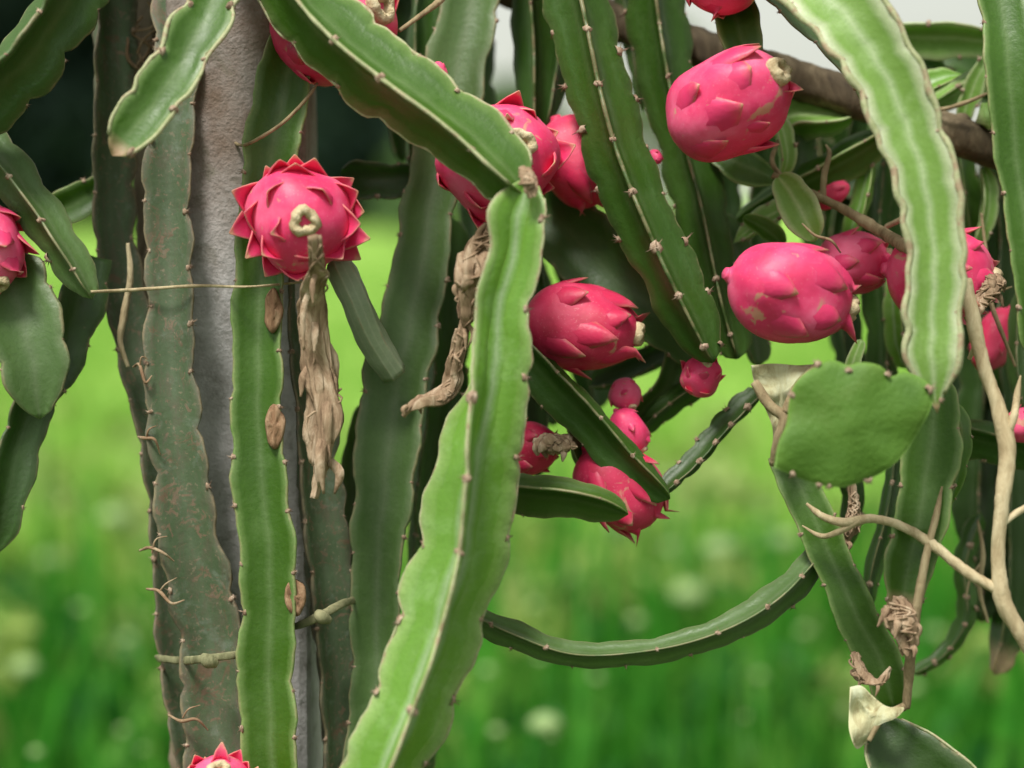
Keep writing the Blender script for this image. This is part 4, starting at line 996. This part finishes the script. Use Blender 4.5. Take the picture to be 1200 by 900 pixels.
# ------------------------------------------------------------------ withered flowers
def withered(label, pts, seed, shreds=5, sh_len=40):
    """crumpled dead flower: folded tube with ragged petal strips"""
    pp = [np.array(P(x, y, d)) for x, y, d, w in pts]; rr = [w * d / F_PX / 2 for x, y, d, w in pts]
    base = pp[0]
    e = thing('withered_flower', label, 'withered flower', Vector(base))
    tube('flower_tube', pp, [q * 0.42 for q in rr], M['withered'], e, 18, 90, 0.5, seed, base=base, ridge=0.25)
    r = random.Random(seed)
    for k in range(12):                                  # frayed fibres
        cc = catmull([np.r_[p, q] for p, q in zip(pp, rr)], 30)
        i0 = r.randrange(0, 20); seg = cc[i0:i0 + r.randrange(6, 10)]
        if len(seg) > 3:
            tube('fibre', [x[:3] - base + x[3] * np.array([r.uniform(-1.15, 1.15), -r.uniform(0.2, 1.0), 0]) for x in seg[::2]], [0.0009] * (len(seg[::2]) - 1) + [0.0003], M['withered'], e, 5, 16)
    for k in range(13):                                  # crumpled strips wound round the tube
        a0 = r.uniform(0, 6.28); tw = r.uniform(-2.2, 2.2); i0 = r.choice((0, 0, 0.15, 0.3)); i1 = r.uniform(0.6, 1.0)
        cc = catmull([np.r_[p, q] for p, q in zip(pp, rr)], 60)[int(i0 * 59):int(i1 * 59) + 1:4]
        q = [x[:3] - base + x[3] * (0.62 + 0.25 * r.random()) * np.array([math.cos(a0 + tw * n_ / len(cc)), math.sin(a0 + tw * n_ / len(cc)), 0.15 * r.uniform(-1, 1)]) for n_, x in enumerate(cc)]
        wr_ = r.uniform(0.2, 0.55)
        if len(q) > 2:
            tube('petal', q, [x[3] * wr_ * r.uniform(0.85, 1.15) for x in cc[:-1]] + [cc[-1][3] * 0.06], M['withered'], e, 8, 44, 0.42, seed * 7 + k, flat=(0.16,))
    r = random.Random(seed)
    c = catmull([np.r_[p, q] for p, q in zip(pp, rr)], 40)
    for k in range(shreds):
        i = r.randrange(6, 38); p = c[i, :3] - base; rad = c[i, 3]
        a = r.uniform(0, 6.28); side = np.array([math.cos(a), -abs(math.sin(a)), 0.1])
        L = sh_len * 1.4 / F_PX * r.uniform(0.5, 1.1)
        q = [p + side * rad * 0.5, p + side * rad * 1.15 + np.array([0, 0, -L * 0.35]), p + side * rad * (1.0 + 0.5 * r.random()) + np.array([r.uniform(-0.004, 0.004), 0, -L])]
        tube('petal', q, [rad * 0.3, rad * 0.34, rad * 0.08], M['withered'], e, 6, 14, 0.35, seed + k, flat=(0.3,))
    return e
withered('long brown withered flower trailing down from the spiky fruit', [(370, 276, 1.355, 16), (374, 310, 1.37, 20), (368, 350, 1.405, 30), (374, 420, 1.42, 34), (384, 490, 1.42, 42), (376, 545, 1.42, 36), (368, 584, 1.42, 22)], 3, 8, 70)
withered('crumpled tan withered flower beside the top of the pale two-faced stem', [(574, 262, 1.385, 12), (562, 292, 1.39, 34), (556, 322, 1.39, 40), (550, 352, 1.395, 28), (540, 390, 1.40, 18)], 6, 6, 30)
withered('curled dead flower strand reaching left of the pale two-faced stem', [(542, 385, 1.40, 14), (534, 420, 1.405, 16), (526, 455, 1.41, 20), (505, 468, 1.40, 24), (484, 474, 1.39, 22), (472, 488, 1.39, 12)], 9, 3, 18)
withered('small grey-brown dead flower on the half-hidden dark fruit', [(636, 520, 1.455, 22), (652, 520, 1.45, 40), (664, 528, 1.45, 22)], 12, 4, 18)
withered('tan dead flower remains on the right side of the split-looking fruit', [(1150, 318, 1.44, 16), (1162, 326, 1.435, 26), (1150, 352, 1.43, 24), (1140, 368, 1.42, 14)], 15, 4, 20)
withered('shrivelled brown remnant at the cream joint of the two front stems', [(612, 196, 1.35, 14), (618, 212, 1.345, 20), (622, 232, 1.345, 16)], 18, 0)
withered('brown dry tatter hanging under the big pad', [(998, 566, 1.47, 10), (1000, 600, 1.47, 14), (994, 626, 1.47, 22), (990, 640, 1.47, 12)], 21, 3, 14)
withered('pinkish dry shreds around the end of the green hanging stem', [(1050, 700, 1.395, 20), (1054, 722, 1.39, 34), (1062, 744, 1.39, 26), (1064, 772, 1.39, 14)], 24, 4, 24)
withered('dry brown tangle above the cream flap', [(1000, 764, 1.42, 12), (1010, 792, 1.415, 20), (1024, 800, 1.41, 16), (1044, 782, 1.41, 8)], 27, 3, 16)

# ------------------------------------------------------------------ twigs, rootlets, threads, ties
def twig(label, pts, mat='twig', branches=(), name='dry_twig', cat='twig', seed=0, group=None):
    pp = [np.array(P(x, y, d)) for x, y, d, w in pts]; base = pp[0]
    e = thing(name, label, cat, Vector(base), group)
    tube('shoot', pp, [w * d / F_PX / 2 for x, y, d, w in pts], M[mat], e, 12, 90, 0.30, seed, base=base)
    for k, bpts in enumerate(branches):
        tube('side_shoot', [np.array(P(x, y, d)) for x, y, d, w in bpts], [w * d / F_PX / 2 for x, y, d, w in bpts], M[mat], e, 10, 60, 0.34, seed + k + 1, base=base)
    return e
twig('long pale forked dry twig in front of the dark stems at the right', [(1130, 330, 1.41, 20), (1140, 372, 1.40, 17), (1150, 420, 1.395, 16), (1170, 480, 1.39, 18), (1180, 520, 1.385, 20), (1174, 590, 1.38, 18), (1170, 660, 1.38, 18), (1174, 700, 1.38, 20), (1196, 742, 1.38, 20), (1230, 790, 1.39, 20)], 'twig',
     [[(1172, 694, 1.38, 14), (1130, 668, 1.385, 13), (1095, 640, 1.39, 12), (1060, 618, 1.40, 11), (1022, 608, 1.405, 12), (985, 612, 1.41, 11), (962, 604, 1.415, 9), (945, 590, 1.42, 3)],
      [(1178, 512, 1.385, 12), (1188, 488, 1.385, 10), (1192, 462, 1.39, 8), (1196, 440, 1.39, 2)],
      [(1176, 612, 1.38, 10), (1190, 602, 1.385, 9), (1206, 592, 1.39, 8)],
      [(1136, 420, 1.42, 5), (1144, 405, 1.41, 6), (1150, 410, 1.40, 7)],
      [(1008, 610, 1.405, 7), (985, 622, 1.41, 7), (962, 628, 1.42, 6), (940, 616, 1.425, 2)]], seed=2)
twig('brown dry twig running from under the brace to the pale arching stem', [(905, 205, 1.50, 8), (935, 220, 1.50, 11), (962, 232, 1.50, 10), (1000, 252, 1.49, 13), (1030, 270, 1.47, 14), (1066, 292, 1.42, 14)], 'drytwig',
     [[(964, 233, 1.50, 7), (966, 205, 1.50, 7), (972, 178, 1.51, 5), (968, 170, 1.52, 2)], [(920, 212, 1.50, 7), (905, 190, 1.51, 6), (912, 165, 1.52, 5)]], seed=4)
twig('thin dry stalk at the top pointing at the pale-navelled fruit', [(468, 36, 1.45, 5), (490, 20, 1.46, 6), (512, 4, 1.47, 8), (540, -30, 1.5, 8)], 'drytwig', seed=6)
twig('bare brown twig along the edge of the green hanging stem', [(1104, 570, 1.40, 2), (1098, 600, 1.395, 8), (1088, 640, 1.39, 9), (1078, 690, 1.39, 11), (1068, 760, 1.40, 13), (1062, 830, 1.41, 9)], 'drytwig', seed=8)
twig('thin tan twig hanging in the shade beside the pale forked twig', [(1150, 250, 1.53, 3), (1156, 300, 1.52, 5), (1160, 350, 1.50, 6), (1178, 400, 1.49, 5), (1190, 430, 1.49, 3)], 'drytwig', [[(1158, 330, 1.51, 4), (1172, 340, 1.50, 3), (1186, 336, 1.50, 2)]], seed=21)
twig('crooked brown twig lying on the brace by the cut-off stem end', [(1070, 118, 1.53, 3), (1100, 128, 1.52, 5), (1132, 120, 1.515, 5), (1160, 108, 1.51, 3)], 'drytwig', seed=22)
twig('fine dry tendril hanging over the smaller tucked fruit', [(940, 262, 1.46, 2), (956, 276, 1.45, 3.5), (974, 282, 1.445, 3.5), (985, 296, 1.45, 2)], 'drytwig', seed=23, name='dry_tendril', cat='tendril')
twig('dry brown twig dropping from the dark stems to the crooked stem', [(1146, 610, 1.54, 3), (1152, 650, 1.53, 6), (1148, 690, 1.53, 6), (1158, 730, 1.53, 3)], 'drytwig', [[(1150, 660, 1.53, 4), (1138, 676, 1.53, 3), (1132, 700, 1.53, 2)]], seed=24)
twig('short white dry splinter behind the pale arching stem', [(1038, 266, 1.50, 6), (1055, 258, 1.49, 7), (1080, 250, 1.45, 5)], 'twig', seed=9)
twig('fine dry thread stretched across the climbing stems and post', [(106, 342, 1.43, 4), (150, 340, 1.45, 4), (230, 335, 1.452, 4), (290, 336, 1.425, 3), (360, 330, 1.47, 3)], 'twig', seed=10, name='dry_thread', cat='thread')
twig('pale dry rootlet hanging on the old climbing stem', [(150, 285, 1.49, 5), (153, 320, 1.49, 8), (145, 370, 1.49, 8), (141, 400, 1.49, 6), (150, 430, 1.49, 5)], 'twig', seed=11, name='aerial_root', cat='root')
twig('slender dry tendril across the upper bright green upright stem', [(270, 166, 1.50, 3), (300, 164, 1.44, 4), (330, 145, 1.435, 4), (362, 112, 1.44, 4), (372, 98, 1.45, 3)], 'drytwig', seed=12, name='dry_tendril', cat='tendril')
r = random.Random(77)
for k in range(15):
    x0, y0 = r.uniform(158, 208), r.uniform(-5, 70)
    pts = [(x0, y0, 1.535, 3.2)]
    for q in range(4):
        x0 = min(max(x0 + r.uniform(-26, 26), 150), 214); y0 += r.uniform(6, 26); pts.append((x0, y0, 1.535 + r.uniform(-0.008, 0.006), r.uniform(2.2, 4.2)))
    twig('fine brown rootlet tangled on the brown woody trunk beside the post', pts, 'rootlet', seed=k, name='rootlet', cat='root', group='rootlets on the woody trunk')
for k, (x, y, l, s) in enumerate([(164, 645, 40, 1), (172, 690, 44, 3), (198, 838, 46, 4), (156, 430, 22, 5), (162, 512, 26, 6)]):
    twig('short brown aerial root clutching the left climbing stems', [(x, y, 1.47, 2.5), (x + l * 0.35, y + r.uniform(-3, 8), 1.455, 4), (x + l * 0.7, y + r.uniform(2, 20), 1.45, 3.4), (x + l, y + r.uniform(2, 34), 1.455, 1.6)], 'rootlet',
         [[(x + l * 0.35, y + 3, 1.455, 2.4), (x + l * 0.5, y - r.uniform(4, 14), 1.452, 2), (x + l * 0.8, y - r.uniform(6, 22), 1.455, 1)]], seed=s, name='aerial_root', cat='root', group='aerial roots on the left climbing stems')
# brown scabs along the old stem
def scab(label, x, y, d, w, h, seed):
    n = 22; V = []; F = []
    base = np.array(P(x, y, d)); rr = random.Random(seed)
    pts = [(x + w * 0.5 * math.cos(t) * (1 + 0.1 * math.sin(3 * t + seed) + 0.06 * math.sin(5 * t + 2 * seed)), y + h * 0.5 * math.sin(t) * (1 + 0.06 * math.sin(4 * t + seed))) for t in np.linspace(0, 6.283, n, endpoint=False)]
    for q, dz in ((1.0, 0.006), (0.95, 0.0), (0.7, -0.0006), (0.35, 0.0008)):
        for px_, py_ in pts: V.append(np.array(P(x + (px_ - x) * q, y + (py_ - y) * q, d + dz + 0.0012 * math.sin(px_ + py_))) - base)
    V.append(np.array(P(x, y, d - 0.003)) - base)
    for i in range(3):
        for j in range(n): F.append((i * n + j, i * n + (j + 1) % n, (i + 1) * n + (j + 1) % n, (i + 1) * n + j))
    for j in range(n): F.append((3 * n + j, 3 * n + (j + 1) % n, 4 * n))
    F.append(tuple(range(n))[::-1])
    F = [f[::-1] for f in F]
    o = mesh_obj('cork_scab', V, F, M['cork']); o.location = base
    tag(o, label, 'scab')
scab('brown oval scab on the stem edge close under the spiky fruit', 320, 364, 1.436, 22, 52, 1)
scab('brown oval scab on the stem edge beside the trailing withered flower', 322, 500, 1.436, 24, 52, 2)
scab('rust brown patch at the knot of the strap on the old scabbed stem', 346, 700, 1.436, 26, 44, 3)
scab('reddish brown scab high on the thin dark climbing stem', 281, 135, 1.485, 18, 52, 4)
scab('small brown scab at the edge of the concrete post', 272, 520, 1.53, 20, 24, 5)

def strap(label, pts, w, seed):
    """flat plastic strap: thin rectangular section following the stems"""
    pp = [np.array(P(*p)) for p in pts]; base = pp[0]
    e = thing('tie_strap', label, 'strap', Vector(base))
    tube('band', pp, [w * 1.48 / F_PX / 2] * len(pp), M['tie'], e, 8, 50, 0.3, seed, flat=(0.3,), base=base)
    k = len(pp) // 2
    tube('knot', [pp[k] - base + np.array([-0.004, -0.004, 0.002]), pp[k] - base + np.array([0.0, -0.007, 0.0]), pp[k] - base + np.array([0.006, -0.004, -0.004])], [0.003, 0.0055, 0.003], M['tie'], e, 8, 10, 0.3, seed)
    return e
strap('faded green strap tied round the two old climbing stems', [(184, 772, 1.535), (190, 772, 1.49), (215, 774, 1.468), (245, 771, 1.438), (272, 768, 1.445), (294, 766, 1.475)], 9, 1)
strap('yellowish strap tied round the old scabbed stem', [(336, 736, 1.475), (352, 732, 1.458), (378, 720, 1.452), (400, 708, 1.47), (420, 702, 1.50)], 9, 2)
